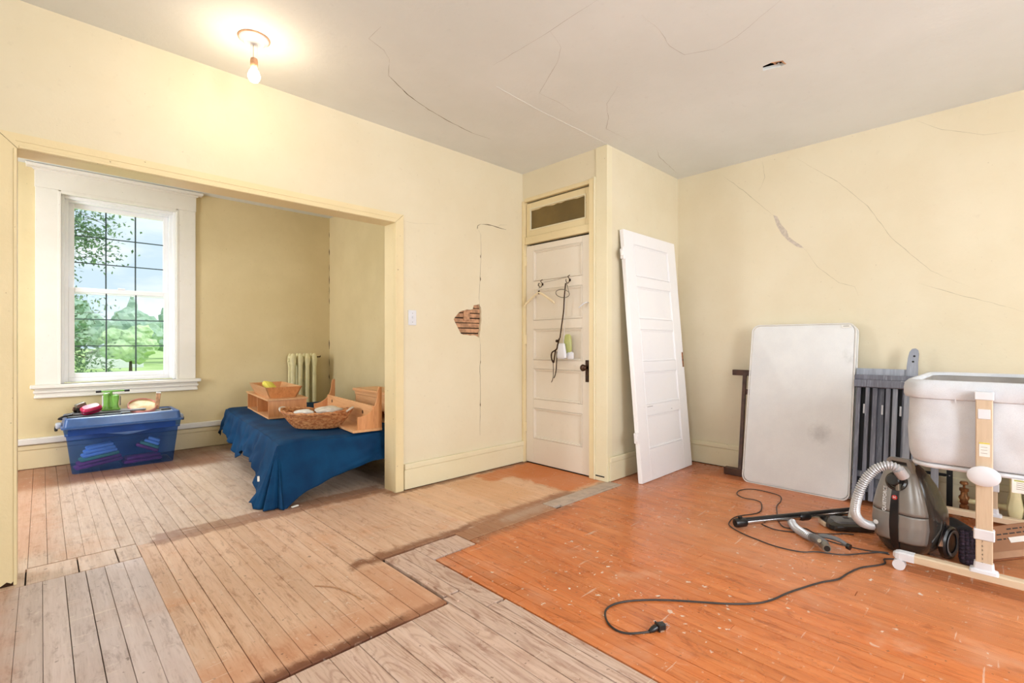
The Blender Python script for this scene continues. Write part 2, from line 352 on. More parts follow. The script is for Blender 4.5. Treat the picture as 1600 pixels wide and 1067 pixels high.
def spline(pts, k=6):
    P = [Vector(p) for p in pts]; out = []
    for i in range(len(P) - 1):
        a, b, c, d = P[max(i - 1, 0)], P[i], P[i + 1], P[min(i + 2, len(P) - 1)]
        for j in range(k):
            t = j / k; out.append(.5 * ((2 * b) + (c - a) * t + (2 * a - 5 * b + 4 * c - d) * t * t + (3 * b - a - 3 * c + d) * t ** 3))
    return out + [P[-1]]
def tag(o, label, cat, group=None):
    o['label'] = label; o['category'] = cat
    if group: o['group'] = group
    return o
def thing(name, label, cat, loc=(0, 0, 0), rz=0, group=None, rot=None):
    o = bpy.data.objects.new(name, None); o.empty_display_size = .05; COL.objects.link(o)
    o.location = loc; o.rotation_euler = rot if rot else (0, 0, rz)
    return tag(o, label, cat, group)
def struct(o): o['kind'] = 'structure'; return o
def frame_group(name):
    o = bpy.data.objects.new(name, None); o.empty_display_size = .05; COL.objects.link(o); return struct(o)
def text(name, s, size, mat, parent, M4, ext=.0004, spacing=1.0, bold=0.0):
    c = bpy.data.curves.new(name, 'FONT'); c.body = s; c.size = size; c.extrude = ext; c.align_x = 'CENTER'; c.align_y = 'CENTER'; c.space_character = spacing; c.offset = bold
    o = bpy.data.objects.new(name + '_curve', c); me = bpy.data.meshes.new_from_object(o); bpy.data.objects.remove(o)
    me.materials.clear(); me.materials.append(M[mat]); me.transform(M4); o = bpy.data.objects.new(name, me); COL.objects.link(o); o.parent = parent
    return o

# ------------------------------------------------------------------ room shell
YA, YB, YC, XC, XB, YW, XR, ZC = 3.33, 3.47, 2.338, 3.378, 4.596, 6.279, 2.735, 2.805
XW, YS, XL = -1.5, -2.3, -1.7       # west wall, front wall, alcove left wall
OX0, OX1, OZ = -.087, 1.963, 2.088  # wide opening in the left wall

# wall_left: plaster with a broken hole, core, far skin
hole = [(2.825, 1.205), (2.771, 1.226), (2.72, 1.222), (2.681, 1.228), (2.64, 1.229), (2.615, 1.238), (2.593, 1.269), (2.565, 1.314), (2.55, 1.335), (2.537, 1.36),
        (2.55, 1.378), (2.565, 1.394), (2.592, 1.42), (2.622, 1.436), (2.65, 1.440), (2.681, 1.452), (2.72, 1.45), (2.748, 1.457), (2.752, 1.475), (2.758, 1.493), (2.79, 1.497), (2.826, 1.507), (2.832, 1.485), (2.842, 1.48), (2.848, 1.43), (2.844, 1.40), (2.850, 1.36), (2.838, 1.31), (2.838, 1.27), (2.829, 1.25)]
outer = [(XW - .14, 0), (OX0, 0), (OX0, OZ), (OX1, OZ), (OX1, 0), (XC + .3, 0), (XC + .3, ZC), (XW - .14, ZC)]
w = MB(); w.prism([outer, hole[::-1]], YA, YA + .022)
w.prism([outer, [(2.5, 1.17), (2.88, 1.17), (2.88, 1.54), (2.5, 1.54)]], YA + .022, YB - .03); w.prism([outer], YB - .03, YB)
wall_left = struct(w.build('wall_left', 'wall'))
z = 1.206
lathc = ['lath', 'lath', 'lath', 'lath', 'lath', 'lath', 'lath', 'lath']
for i in range(8):
    h = .036; l = MB(); l.box(2.502, 2.878, YA + .0235 + .001 * (i % 2), YA + .031, z - .002, z + h - .002 + .003 * ((i * 7) % 3 - 1) * .5)
    l.build('lath', 'lath', wall_left); z += .0445
MB().box(2.655, 2.722, YA + .008, YA + .0232, 1.355, 1.448, .003).build('wood_chip', 'lath', wall_left)
MB().box(2.50, 2.88, YA + .06, YA + .07, 1.17, 1.54).build('cavity_back', 'dark', wall_left)

def ribbon(pts, wd, plane, val, name, mat, parent, th=.0012, taper=True):
    """thin ragged crack lying on a wall or ceiling"""
    P = []
    for i in range(len(pts) - 1):
        a, b = Vector(pts[i]), Vector(pts[i + 1]); n = max(2, int((b - a).length / .04))
        for k in range(n): P.append(a.lerp(b, k / n) + Vector((random.uniform(-1, 1), random.uniform(-1, 1))) * .0025 * (k > 0))
    P.append(Vector(pts[-1])); m = len(P); mb = MB(); R = []
    for i, p in enumerate(P):
        d = (P[min(i + 1, m - 1)] - P[max(i - 1, 0)]).normalized(); n = Vector((-d.y, d.x)); k = wd * random.uniform(.35, 1.2) * (1 if not taper else max(.15, min(1, 4 * min(i, m - 1 - i) / m)))
        a, b = p + n * k / 2, p - n * k / 2
        q = [(a, 0), (b, 0), (b, th), (a, th)]
        f = {'y': lambda c, t: (c.x, val - t, c.y), 'x': lambda c, t: (val - t, c.x, c.y), 'z': lambda c, t: (c.x, c.y, val - t)}[plane]
        R.append([f(c, t) for c, t in q])
    mb.loft(R); return mb.build(name, mat, parent)
ribbon([(2.799, 2.175), (2.803, 2.205), (2.84, 2.227)], .012, 'y', YA, 'crack', 'crack', wall_left)
ribbon([(2.84, 2.227), (2.927, 2.237), (3.041, 2.233), (3.155, 2.229)], .008, 'y', YA, 'crack', 'crack', wall_left)
ribbon([(3.04, 2.235), (3.08, 2.26), (3.17, 2.275)], .003, 'y', YA, 'crack', 'crack_pale', wall_left)
ribbon([(2.815, 2.17), (2.84, 2.13), (2.845, 1.952), (2.838, 1.86), (2.832, 1.749), (2.82, 1.57), (2.829, 1.505)], .003, 'y', YA, 'crack', 'crack', wall_left, .0006)
ribbon([(2.829, 1.21), (2.838, 1.05), (2.83, .9), (2.836, .7), (2.832, .33)], .003, 'y', YA, 'crack', 'crack', wall_left)
for zz, hh in ((1.95, .03), (1.75, .035), (1.0, .03), (.62, .035)): ribbon([(2.835, zz), (2.835, zz - hh)], .010, 'y', YA, 'crack', 'crack', wall_left)
ribbon([(1.98, 2.12), (2.15, 2.115), (2.4, 2.15)], .0012, 'y', YA, 'crack', 'crack_pale', wall_left, .0005)

# other walls
struct(MB().box(XC, XC + .14, YC + .02, YA, 2.535, ZC).build('wall_door', 'wall'))               # above the door
ww = MB(); ww.box(XC, XB + .14, YC, YC + .06, 0, ZC); wr_ = struct(ww.build('wall_return', 'wall'))
wbk = struct(MB().box(XB, XB + .14, YS - .14, YC, 0, ZC).build('wall_back', 'wall'))
def wall_with_windows(name, mat, axis, d0, d1, a0, a1, wins):
    o = [(a0, 0), (a1, 0), (a1, ZC), (a0, ZC)]
    return struct(MB().prism([o] + [[(p, r), (p, s_), (q, s_), (q, r)] for p, q, r, s_ in wins], d0, d1, axis).build(name, mat))
wall_with_windows('wall_front', 'wall', 'y', YS - .14, YS, XW - .14, XB, [(.7, 1.9, .7, 2.45), (2.7, 3.9, .7, 2.45)])
wall_with_windows('wall_left_side', 'wall', 'x', XW - .14, XW, YS, YA, [(-.3, .9, .7, 2.45)])
wa = wall_with_windows('wall_alcove_back', 'wall_alcove', 'y', YW, YW + .18, XL - .14, XR + .14, [(.116, 1.061, .77, 2.59)])
war = struct(MB().box(XR, XR + .14, YB, YW, 0, ZC).build('wall_alcove_right', 'wall_alcove'))
wall_with_windows('wall_alcove_left', 'wall_alcove', 'x', XL - .14, XL, YB, YW, [(4.4, 5.4, .75, 2.4)])
struct(MB().box(XL - .14, XR + .14, YB, YW + .18, ZC, ZC + .1).build('ceiling_alcove', 'ceiling'))
ch = [(3.09, 1.035), (3.14, 1.05), (3.155, 1.0), (3.168, .96), (3.16, .93), (3.11, .935), (3.10, .955), (3.085, .985)]
ce = MB(); ce.prism([[(XW - .14, YS - .14), (XB + .14, YS - .14), (XB + .14, YB), (XW - .14, YB)], ch], ZC, ZC + .02, 'z')
ceiling = struct(ce.build('ceiling', 'ceiling'))
jb = MB(); jb.box(3.05, 3.2, .90, 1.07, ZC + .09, ZC + .10); jb.box(3.05, 3.2, .9, .905, ZC + .02, ZC + .1); jb.box(3.05, 3.2, 1.065, 1.07, ZC + .02, ZC + .1); jb.box(3.05, 3.055, .9, 1.07, ZC + .02, ZC + .1); jb.box(3.195, 3.2, .9, 1.07, ZC + .02, ZC + .1)
jb.build('junction_cavity', 'dark', ceiling)
ribbon([(3.085, .985), (3.10, .955), (3.11, .935), (3.16, .93)], .008, 'z', ZC, 'broken_edge', 'lath', ceiling, .002, False)
MB().lathe([(0.001, 0), (.006, 0), (.006, .004), (.001, .004)], 8, Matrix.Translation((3.145, .965, ZC + .01))).build('screw', 'white_plastic', ceiling)
MB().box(3.10, 3.16, .98, .992, ZC + .02, ZC + .03).build('lath', 'lath', ceiling)
struct(MB().box(XW - .14, XB + .14, YS - .14, YB, ZC + .11, ZC + .2).build('ceiling_attic', 'dark'))
CR = [([(1.273, 2.292), (1.274, 2.428), (1.388, 2.465), (1.453, 2.521)], .003, 'crack_pale'), ([(1.453, 2.521), (1.538, 2.678), (1.748, 2.795), (1.964, 2.87), (2.179, 2.916), (2.435, 2.95), (2.609, 2.935)], .006, 'crack'),
      ([(1.932, 1.702), (2.083, 1.752), (2.177, 1.86), (2.362, 2.173), (2.544, 2.161), (2.767, 2.183)], .004, 'crack_pale'),
      ([(1.921, 1.39), (1.932, 1.702), (1.931, 1.9), (1.928, 2.143)], .003, 'crack_pale'), ([(2.168, 1.297), (2.337, 1.293), (2.506, 1.323), (2.644, 1.305), (2.716, 1.157), (2.691, 1.034), (2.555, .774)], .0035, 'crack_pale'),
      ([(2.656, 1.76), (2.797, 1.944), (2.99, 2.062), (3.121, 2.175), (3.441, 2.167)], .004, 'crack_pale'), ([(3.733, 2.092), (3.929, 2.173), (4.428, 2.26)], .006, 'crack_pale')]
for p, wd, m_ in CR: ribbon(p, wd * .8, 'z', ZC, 'crack', 'crack' if m_ == 'crack' else 'crack_ceiling', ceiling, .0006)
ribbon([(2.10, 2.31), (2.504, 2.335), (2.904, 2.335), (3.378, 2.337)], .014, 'z', ZC, 'filler_ridge', 'ceiling', ceiling, .0015)
CB = [([(1.892, 2.729), (1.678, 2.52), (1.521, 2.345), (1.435, 2.258)], .005), ([(1.211, 1.951), (1.115, 1.784), (.967, 1.641), (.861, 1.6), (.836, 1.525)], .004), ([(1.543, 2.771), (1.521, 2.625), (1.565, 2.518)], .003),
      ([(1.27, 2.72), (.967, 2.446), (.776, 2.216), (.63, 1.948), (.404, 1.675), (.196, 1.535)], .005), ([(.477, 1.596), (.263, 1.494), (.093, 1.428), (-.054, 1.359)], .004), ([(.492, 2.787), (.346, 2.673), (.131, 2.569), (-.018, 2.549)], .003),
      ([(1.27, 1.27), (1.05, 1.1), (.9, .95)], .002)]
for p, wd in CB: ribbon(p, wd * .8, 'x', XB, 'crack', 'crack_pale', wbk, .0006)
# scraped filler patch on the back wall
pm = [(1.45, 2.27), (1.42, 2.18), (1.385, 2.10), (1.33, 2.03), (1.27, 1.97), (1.215, 1.945), (1.235, 1.985), (1.29, 2.04), (1.33, 2.07), (1.35, 2.13), (1.385, 2.19), (1.42, 2.25)]
MB().prism([[(a + random.uniform(-.008, .008), b + random.uniform(-.008, .008)) for a, b in pm]], XB - .001, XB, 'x').build('filler_patch', 'plaster_patch', wbk)
# alcove corner cracks, chipped paint
for z0 in (2.62, 2.4, 2.2, 2.05, 1.9, 1.75, 1.2, .95, .75):
    ribbon([(XR - .006, z0), (XR - .003, z0 - random.uniform(.06, .13))], .010, 'y', YW, 'paint_chip', 'brown_metal', wa)

# ------------------------------------------------------------------ floor
floor = struct(MB().box(XL - .2, XB + .14, YS - .14, YW + .18, -.09, -.016).build('floor', 'dark'))
NB = [0]
def board(x0, x1, y0, y1, mat, name='floorboard', gap=.0016, dz=None):  # one board
    if x1 - x0 < .012: return
    dz = random.uniform(-.0008, .0005) if dz is None else dz; e = .0009; z1 = dz; z0 = -.016
    a, b, c, d = x0 + gap / 2, x1 - gap / 2, y0 + gap / 2, y1 - gap / 2
    vs = [(a, c, z0), (b, c, z0), (b, d, z0), (a, d, z0), (a, c, z1 - e), (b, c, z1 - e), (b, d, z1 - e), (a, d, z1 - e), (a + e, c + e, z1), (b - e, c + e, z1), (b - e, d - e, z1), (a + e, d - e, z1)]
    fs = [(0, 1, 5, 4), (1, 2, 6, 5), (2, 3, 7, 6), (3, 0, 4, 7), (4, 5, 9, 8), (5, 6, 10, 9), (6, 7, 11, 10), (7, 4, 8, 11), (8, 9, 10, 11), (3, 2, 1, 0)]
    m = MB(); m.add(vs, fs); m.build(name, mat, floor); NB[0] += 1
def rows(x0, x1, pitch, y0, y1, mat, joints=0, gap=None):
    x = x0
    while x < x1 - .004:
        w_ = pitch * random.uniform(.96, 1.04); xe = min(x + w_, x1)
        if x1 - xe < pitch * .4: xe = x1
        ys = [y0] + sorted(random.uniform(y0 + .3, y1 - .3) for _ in range(joints if random.random() < .8 else max(0, joints - 1))) + [y1]
        for a, b in zip(ys, ys[1:]):
            if b - a > .05: board(x, xe, a, b, mat, gap=(gap or random.choice((.0009, .0013, .0018, .003))))
        x = xe
# alcove
rows(XL, -.05, .11, 3.50, YW, 'fl_alcove'); rows(-.05, .39, .0745, 3.51, YW, 'fl_alcove'); rows(.39, XR, .076, 3.47, YW, 'fl_alcove')
# old doorway line: loose blocks on the left
xs = [-.4, -.205, -.055, .138, .295, .392]; 
for a, b in zip(xs, xs[1:]): board(a, b, 3.268 + random.uniform(0, .006), 3.50, 'fl_alcove', 'floor_block', .006, .001)
rows(XW, -.4, .2, 3.27, 3.51, 'fl_alcove')
# front left boards (greyer)
rows(XW, -.30, .13, YS, 3.268, 'fl_left'); rows(-.30, .392, .0765, YS, 3.268, 'fl_left')
# middle field
rows(.392, 1.298, .0765, 1.752, 3.47, 'fl_mid', 0); rows(1.302, 1.96, .0765, 2.352, 3.36, 'fl_mid')
board(1.302, 1.98, 3.36, 3.47, 'fl_mid', 'threshold_board', .003)
rows(1.96, XC + .02, .056, 2.352, YA - .012, 'fl_narrow', 0)
rows(1.80, 2.585, .056, 2.215, 2.352, 'fl_narrow')
board(2.59, 3.40, 2.248, 2.352, 'fl_grey', 'grey_board', .003, .002); board(2.66, 3.46, 2.215, 2.248, 'fl_grey', 'grey_strip', .003, .0)
# replacement pine boards, bare and grainy
rows(.392, 1.302, .118, YS, 1.738, 'fl_grain'); board(1.312, 1.40, 1.80, 2.33, 'fl_grain', gap=.004); board(1.40, 1.502, 1.6, 2.33, 'fl_grain', gap=.004)
board(1.302, 1.40, YS, 1.79, 'fl_grain', gap=.005); board(1.40, 1.452, YS, 1.6, 'fl_grain', gap=.005); board(1.452, 1.505, YS, 1.59, 'fl_grain', gap=.004)
board(1.502, 1.60, 2.15, 2.335, 'fl_grain', gap=.003); board(1.60, 1.70, 2.15, 2.335, 'fl_grain', gap=.003); board(1.70, 1.795, 2.15, 2.33, 'fl_grain', gap=.003)
board(1.312, 1.332, 1.95, 2.2, 'fl_grain', 'wood_splinter', .001, .004); board(1.33, 1.343, 1.72, 1.98, 'fl_grain', 'wood_splinter', .001, .005)
board(1.480, 1.487, 1.02, 1.20, 'vinyl', 'paint_strip', .001, .003)
# orange strip floor
rows(1.51, 1.80, .058, YS, 2.14, 'fl_orange', 1); rows(1.80, 3.40, .058, YS, 2.21, 'fl_orange', 1); rows(3.40, XB - .02, .058, YS, YC - .004, 'fl_orange', 1)

# ------------------------------------------------------------------ baseboards and trims
def baseb(name, axis, a0, a1, d, sgn, mat='trim_pale', h=.205, th=.02):
    o = frame_group(name)
    def bx(z0, z1, t, nm, m_, c=.003):
        if axis == 'y': MB().box(a0, a1, d, d + sgn * t, z0, z1, c).build(nm, m_, o)
        else: MB().box(d, d + sgn * t, a0, a1, z0, z1, c).build(nm, m_, o)
    bx(.004, h - .045, th, 'board', mat); bx(h - .045, h, th + .006, 'cap_moulding', mat, .007)
    return o
baseb('baseboard_left', 'y', 2.045, XC - .004, YA, -1); baseb('baseboard_return', 'y', XC + .01, XB - .022, YC, -1); baseb('baseboard_back', 'x', YS, YC - .022, XB, -1, h=.215)
ba = baseb('baseboard_alcove_back', 'y', XL, XR, YW, -1, 'trim', .22)
MB().box(XL, 2.1, YW - .045, YW - .001, .225, .285, .01).build('rail', 'window_trim', ba)
baseb('baseboard_alcove_right', 'x', YB, YW - .03, XR, -1, 'trim', .22)
baseb('baseboard_front', 'y', XW, XB, YS, 1); baseb('baseboard_left_side', 'x', YS, YA, XW, 1)
# wide opening: jambs, head, mitred casing
def casing_opening():
    o = frame_group('trim_1'); cw = .072; t = .022
    MB().box(OX0 - .02, OX0 + .003, YA + .003, YB + .003, 0, OZ + .003).build('jamb', 'trim', o)
    MB().box(OX1 - .003, OX1 + .02, YA + .003, YB + .003, 0, OZ + .003).build('jamb', 'trim', o)
    MB().box(OX0, OX1, YA + .003, YB + .003, OZ - .003, OZ + .02).build('head_jamb', 'trim', o)
    for x0, dx in ((OX0 + .004, -1), (OX1 - .004, 1)):
        if dx < 0: L = [(x0, 0), (x0, OZ - .004), (x0 - cw, OZ + cw - .004), (x0 - cw, 0)]
        else: L = [(x0, 0), (x0 + cw, 0), (x0 + cw, OZ + cw - .004), (x0, OZ - .004)]
        MB().prism([L], YA - t, YA).build('side_casing', 'trim', o)
        MB().box(x0, x0 + dx * .012, YA - t - .006, YA - t, 0.002, OZ - .006, .002).build('bead', 'trim', o)
    MB().prism([[(OX0 + .006, OZ - .003), (OX1 - .006, OZ - .003), (OX1 + cw - .007, OZ + cw - .004), (OX0 - cw + .007, OZ + cw - .004)]], YA - t, YA).build('head_casing', 'trim', o)
    MB().box(OX0 + .01, OX1 - .01, YA - t - .006, YA - t, OZ - .002, OZ + .012, .002).build('bead', 'trim', o)
    MB().box(OX0 + .0, OX1 - .0, YA - t - .003, YA - t, OZ + .03, OZ + .036, .001).build('bead', 'trim', o)
    # chipped brown paint at the left foot
    r = MB(); r.prism([[(OX0 - .068, .0), (OX0 + .002, .0), (OX0 + .0, .03), (OX0 - .015, .012), (OX0 - .03, .022), (OX0 - .05, .008), (OX0 - .068, .015)]], YA - t - .0015, YA - t - .0002).build('bare_wood_chip', 'brown_metal', o)
casing_opening()

# door in the hall wall --------------------------------------------------------
o = frame_group('trim_2')
MB().box(XC - .012, XC + .05, 3.305, YA, 0, 2.535, .002).build('side_casing', 'trim', o)
MB().box(XC - .016, XC + .05, 2.468, 2.52, 0, 2.56, .003).build('side_casing', 'trim', o)
MB().box(XC - .022, XC + .06, 2.452, 2.470, 0, 2.565, .005).build('bead', 'trim_pale', o)
MB().box(XC - .012, XC + .06, YC - .004, 2.452, 0, 2.805, .003).build('side_casing', 'trim_pale', o)
MB().box(XC - .004, XC + .05, 2.52, 3.305, 2.525, 2.56, .003).build('head_casing', 'trim', o)
MB().box(XC + .002, XC + .06, 2.52, 3.305, 2.115, 2.185, .004).build('transom_bar', 'trim', o)
MB().box(XC + .10, XC + .14, 2.45, YA, 0, 2.56).build('backing', 'dark', o)
MB().box(XC - .0165, XC - .0155, 2.36, 2.45, .035, .045).build('gap_line', 'dark', o)
tw = frame_group('window_2')   # transom light over the door
def ring(mb, y0, y1, z0, z1, wy, wz0, wz1, x0, x1, c=.002):
    mb.box(x0, x1, y0, y0 + wy, z0, z1, c); mb.box(x0, x1, y1 - wy, y1, z0, z1, c); mb.box(x0, x1, y0 + wy, y1 - wy, z0, z0 + wz0, c); mb.box(x0, x1, y0 + wy, y1 - wy, z1 - wz1, z1, c)
m = MB(); ring(m, 2.53, 3.298, 2.189, 2.512, .055, .062, .062, XC + .022, XC + .05); m.build('sash', 'trim', tw)
m = MB(); ring(m, 2.578, 3.25, 2.243, 2.458, .012, .012, .012, XC + .016, XC + .03); m.build('bead', 'trim_pale', tw)
gl = plain('painted_brown_glass', (120, 98, 50), .25, var=.18, scale=3); MB().box(XC + .034, XC + .038, 2.585, 3.245, 2.25, 2.45).build('pane', gl, tw)
# peeling paint around the pane
pp = MB()
pts = [(2.583, 2.452)] + [(2.585 + .66 * i / 14, 2.448 - random.uniform(0, .012)) for i in range(15)] + [(3.246, 2.452)]
pp.prism([pts], XC + .031, XC + .0335, 'x'); pp.build('paint_edge', 'trim', tw)

def panel_door(parent, w_, h_, th, mat, npan, stile=.105, top=.10, bot=.24, mid=.085):
    """frame members and sunk panels; local x = thickness (front at 0, back at th), y across 0..w, z up"""
    MB().box(0, th, 0, stile, 0, h_, .002).build('stile', mat, parent); MB().box(0, th, w_ - stile, w_, 0, h_, .002).build('stile', mat, parent)
    ph = (h_ - top - bot - mid * (npan - 1)) / npan; z = bot
    MB().box(0, th, stile, w_ - stile, 0, bot, .002).build('rail', mat, parent)
    for i in range(npan):
        a, b, c, d = stile, w_ - stile, z, z + ph
        MB().box(.017 if mat != 'white_door' else .007, th - .012, a, b, c, d).build('panel', mat, parent)
        m = MB()
        for k, (x_, s_) in enumerate(((-.0025, .009), (.007, .020)) if mat != 'white_door' else ((-.001, .006), (.003, .016))):   # stepped moulding
            ring(m, a + .002, b - .002, c + .002, d - .002, s_, s_, s_, x_, .0175 if mat != 'white_door' else .0075, .002)
        m.build('panel_moulding', mat, parent)
        z += ph; r_ = mid if i < npan - 1 else top
        MB().box(0, th, a, b, z, z + r_, .002).build('rail', mat, parent); z += r_
dr = thing('panelled_door', 'closed cream five-panel door with dark knob, below the brown transom pane', 'door', (XC + .022, 2.524, .008))
panel_door(dr, .778, 2.09, .036, 'door_paint', 5, stile=.094, top=.055, bot=.235, mid=.085)
k = MB(); k.box(-.006, .0, .022, .058, .81, 1.0, .002); kp_ = k.build('knob_plate', 'brown_metal', dr)
Ry = Matrix.Rotation(-PI / 2, 4, 'Y')
k = MB(); k.lathe([(.012, 0), (.012, .028), (.018, .034), (.028, .040), (.030, .052), (.024, .062), (.008, .066)], 20, Matrix.Translation((-.004, .046, .935)) @ Ry); k.build('door_knob', 'brown_metal', kp_, True)
MB().box(-.0075, -.0055, .037, .043, .84, .865).build('keyhole', 'black', kp_)
for zz in (.29, 1.14, 1.90):
    h = MB(); h.box(-.016, .0, .770, .800, zz, zz + .09, .002); h.tube([(-.016, .781, zz - .008), (-.016, .781, zz + .098)], .007, 8); h.build('hinge', 'trim', dr)
# hooks
hk = thing('coat_hook', 'small wire coat hook on the cream door, with the clothes hanger on it', 'hook', (XC + .018, 3.085, 1.71)); hg_ = 'wire coat hooks on the cream door'
hm = MB(); hm.tube(spline([(0, 0, .045), (-.02, .006, .03), (-.005, 0, .01), (-.01, 0, -.015), (-.035, 0, -.03), (-.055, 0, -.01), (-.05, 0, .005)]), .0035, 6); hook_o = hm.build('hook_wire', 'brown_metal', hk, True); hb = MB(); hb.box(-.004, .004, -.008, .008, -.01, .012, .001); hb_o = hb.build('screw_plate', 'brown_metal', hk)
hk2 = hk.copy(); COL.objects.link(hk2); hk2.location = (XC + .018, 2.755, 1.72); hk2['label'] = 'small wire coat hook on the cream door, holding up the wire ring and strap'
for c_ in (hook_o, hb_o): q = c_.copy(); COL.objects.link(q); q.parent = hk2
hk['group'] = hk2['group'] = hg_
tag(MB().tube([(XC + .012, 3.06, 1.728), (XC + .010, 2.9, 1.737), (XC + .012, 2.765, 1.752)], .0011, 6).build('string', 'brown_metal', None, True), 'thin brown string stretched between the two door hooks', 'string')
hn = thing('clothes_hanger', 'cream plastic clothes hanger hanging from the left door hook', 'hanger', (XC - .03, 3.085, 1.69))
MB().tube(spline([(0, 0, -.045), (0, 0, -.005), (0, .014, .008), (0, .010, .026), (0, -.006, .028), (0, -.014, .016)]), .0025, 8).build('hook', 'chrome', hn, True)
MB().lathe([(.01, 0), (.01, .03), (.006, .034)], 10, Matrix.Translation((0, 0, -.075))).build('hook_socket', 'brown_metal', hn, True)
c_ = plain('ivory_plastic', (244, 228, 192), .4, var=.05); sh = MB()
sh.tube(spline([(0, -.19, -.175), (0, -.17, -.155), (0, -.09, -.105), (0, -.03, -.07), (0, 0, -.062), (0, .03, -.07), (0, .09, -.105), (0, .17, -.155), (0, .19, -.175)]), [.006] * 5 + [.011] * 38 + [.006] * 6, 8)
sh.build('shoulder_bar', c_, hn, True)
rg = thing('wire_ring', 'thin pale wire ring hung on the right door hook', 'ring', (XC - .03, 2.755, 1.70))
rp = [(-.03 * math.sin(q), .055 * 0 + .075 * math.cos(q) + .045, -.10 + .034 * math.sin(q)) for q in [2 * PI * i / 28 for i in range(29)]]
MB().tube(rp, .0035, 6, False).build('hoop', 'metal_grey', rg, True)
MB().tube(spline([(.0, 0, -.012), (-.006, -.02, -.05), (0, -.03, -.10)]), .003, 6).build('stem', 'metal_grey', rg, True)
stp = thing('hanging_strap', 'long dark strap with loose ends hanging from the right door hook', 'strap', (XC - .028, 2.755, 1.70))
MB().loft([[(x + dx, y + dy, z) for dx, dy in ((-.0015, -.006), (.0015, -.006), (.0015, .006), (-.0015, .006))] for x, y, z in spline([(-.012, 0, -.012), (-.015, .012, -.12), (-.015, .022, -.26), (-.013, .048, -.40), (-.013, .065, -.50)])]).build('band', 'brown_metal', stp)
m = MB(); m.lathe([(.004, -.01), (.013, -.008), (.013, .012), (.004, .014)], 12, Matrix.Translation((-.018, .095, -.525)) @ Matrix.Rotation(PI / 2, 4, 'X')); m.build('buckle', 'brown_metal', stp, True)
m = MB(); m.tube(spline([(-.02, .065, -.5), (-.022, .085, -.56), (-.02, .10, -.60), (-.024, .15, -.63), (-.022, .158, -.68), (-.02, .135, -.72), (-.022, .12, -.66), (-.02, .11, -.60)]), .0065, 8); m.build('loop', 'brown_metal', stp, True)
m = MB(); m.tube(spline([(-.02, .14, -.70), (-.02, .138, -.80), (-.02, .142, -.86), (-.02, .16, -.90)]), .003, 6); m.tube(spline([(-.02, .095, -.62), (-.02, .10, -.75), (-.02, .112, -.82), (-.02, .13, -.86)]), .0045, 6); m.build('loose_end', 'brown_metal', stp, True)
pd = thing('white_paddle', 'small rounded white plastic scoop dangling on the cream door', 'scoop', (XC - .052, 2.79, 1.08))
MB().loft([rrect(0, 0, a, b, .02, z, 4) for a, b, z in ((.004, .026, .075), (.012, .034, .07), (.016, .044, .02), (.017, .052, -.03), (.014, .05, -.055), (.006, .036, -.064))]).build('shell', 'white_plastic', pd, True)
MB().tube([(0, -.02, .07), (.01, -.02, .18), (.014, -.022, .40), (.018, -.03, .60)], .0014, 6).build('cord', 'white_plastic', pd, True)
pg_ = thing('green_paddle', 'pale green plastic paddle behind the white scoop on the cream door', 'paddle', (XC - .022, 2.745, 1.15))
MB().loft([rrect(0, 0, a, b, .03, z, 4) for a, b, z in ((.004, .02, .085), (.008, .034, .07), (.010, .042, .02), (.010, .044, -.05), (.006, .034, -.085))]).build('blade', 'mint_glass', pg_, True)
MB().loft([rrect(0, -.03, a, b, .02, z, 4) for a, b, z in ((.004, .02, -.07), (.009, .034, -.08), (.009, .036, -.125), (.005, .03, -.135))]).build('foot', 'white_plastic', pg_, True)
hk3 = MB(); hk3.tube(spline([(XC + .02, 2.53, 1.50), (XC - .01, 2.56, 1.505), (XC - .02, 2.60, 1.48), (XC - .015, 2.625, 1.465)]), .006, 6)
tag(hk3.build('curved_hook', 'white_plastic', None, True), 'cream curved catch at the right edge of the cream door', 'catch')

# leaning white door ------------------------------------------------------------
ld = thing('loose_door', 'bright white five-panel door standing loose, leaning on the wall in the corner', 'door', (4.425, 2.108, .003))
th_ = math.radians(4.9)
# local frame: door face towards -y, width along x, height up leaning to +y
ux = Vector((1, .008, 0)).normalized(); n0 = Vector((-ux.y, ux.x, 0)); uz = (Vector((0, 0, 1)) * math.cos(th_) + n0 * math.sin(th_)).normalized(); ux = (ux - uz * ux.dot(uz)).normalized(); yl_ = -ux; un = yl_.cross(uz)  # into the wall
MX = Matrix((un, yl_, uz)).transposed().to_4x4(); ld.rotation_mode = 'QUATERNION'; ld.rotation_quaternion = MX.to_quaternion()
panel_door(ld, .90, 2.125, .038, 'white_door', 5, stile=.15, top=.11, bot=.26, mid=.09)
m = MB(); m.box(-.003, .001, .008, .032, .93, 1.07, .001); lp_ = m.build('lock_plate', 'brass_worn', ld); MB().box(-.005, -.002, .014, .026, .985, 1.01, .001).build('latch', 'brown_metal', lp_)
for zz in (.33, 1.87):
    h = MB(); h.box(-.004, .03, .90, .93, zz, zz + .085, .002); h.tube([(-.004, .93, zz - .01), (-.004, .93, zz + .095)], .0075, 8); h.box(-.012, .01, .93, .95, zz + .02, zz + .065, .002); h.build('hinge', 'white_door', ld)
for yy, zz, l_ in ((.64, .612, .09), (.30, .56, .02)): MB().box(-.0006, .0008, yy, yy + l_, zz, zz + .003).build('paint_chip', 'brown_metal', ld)

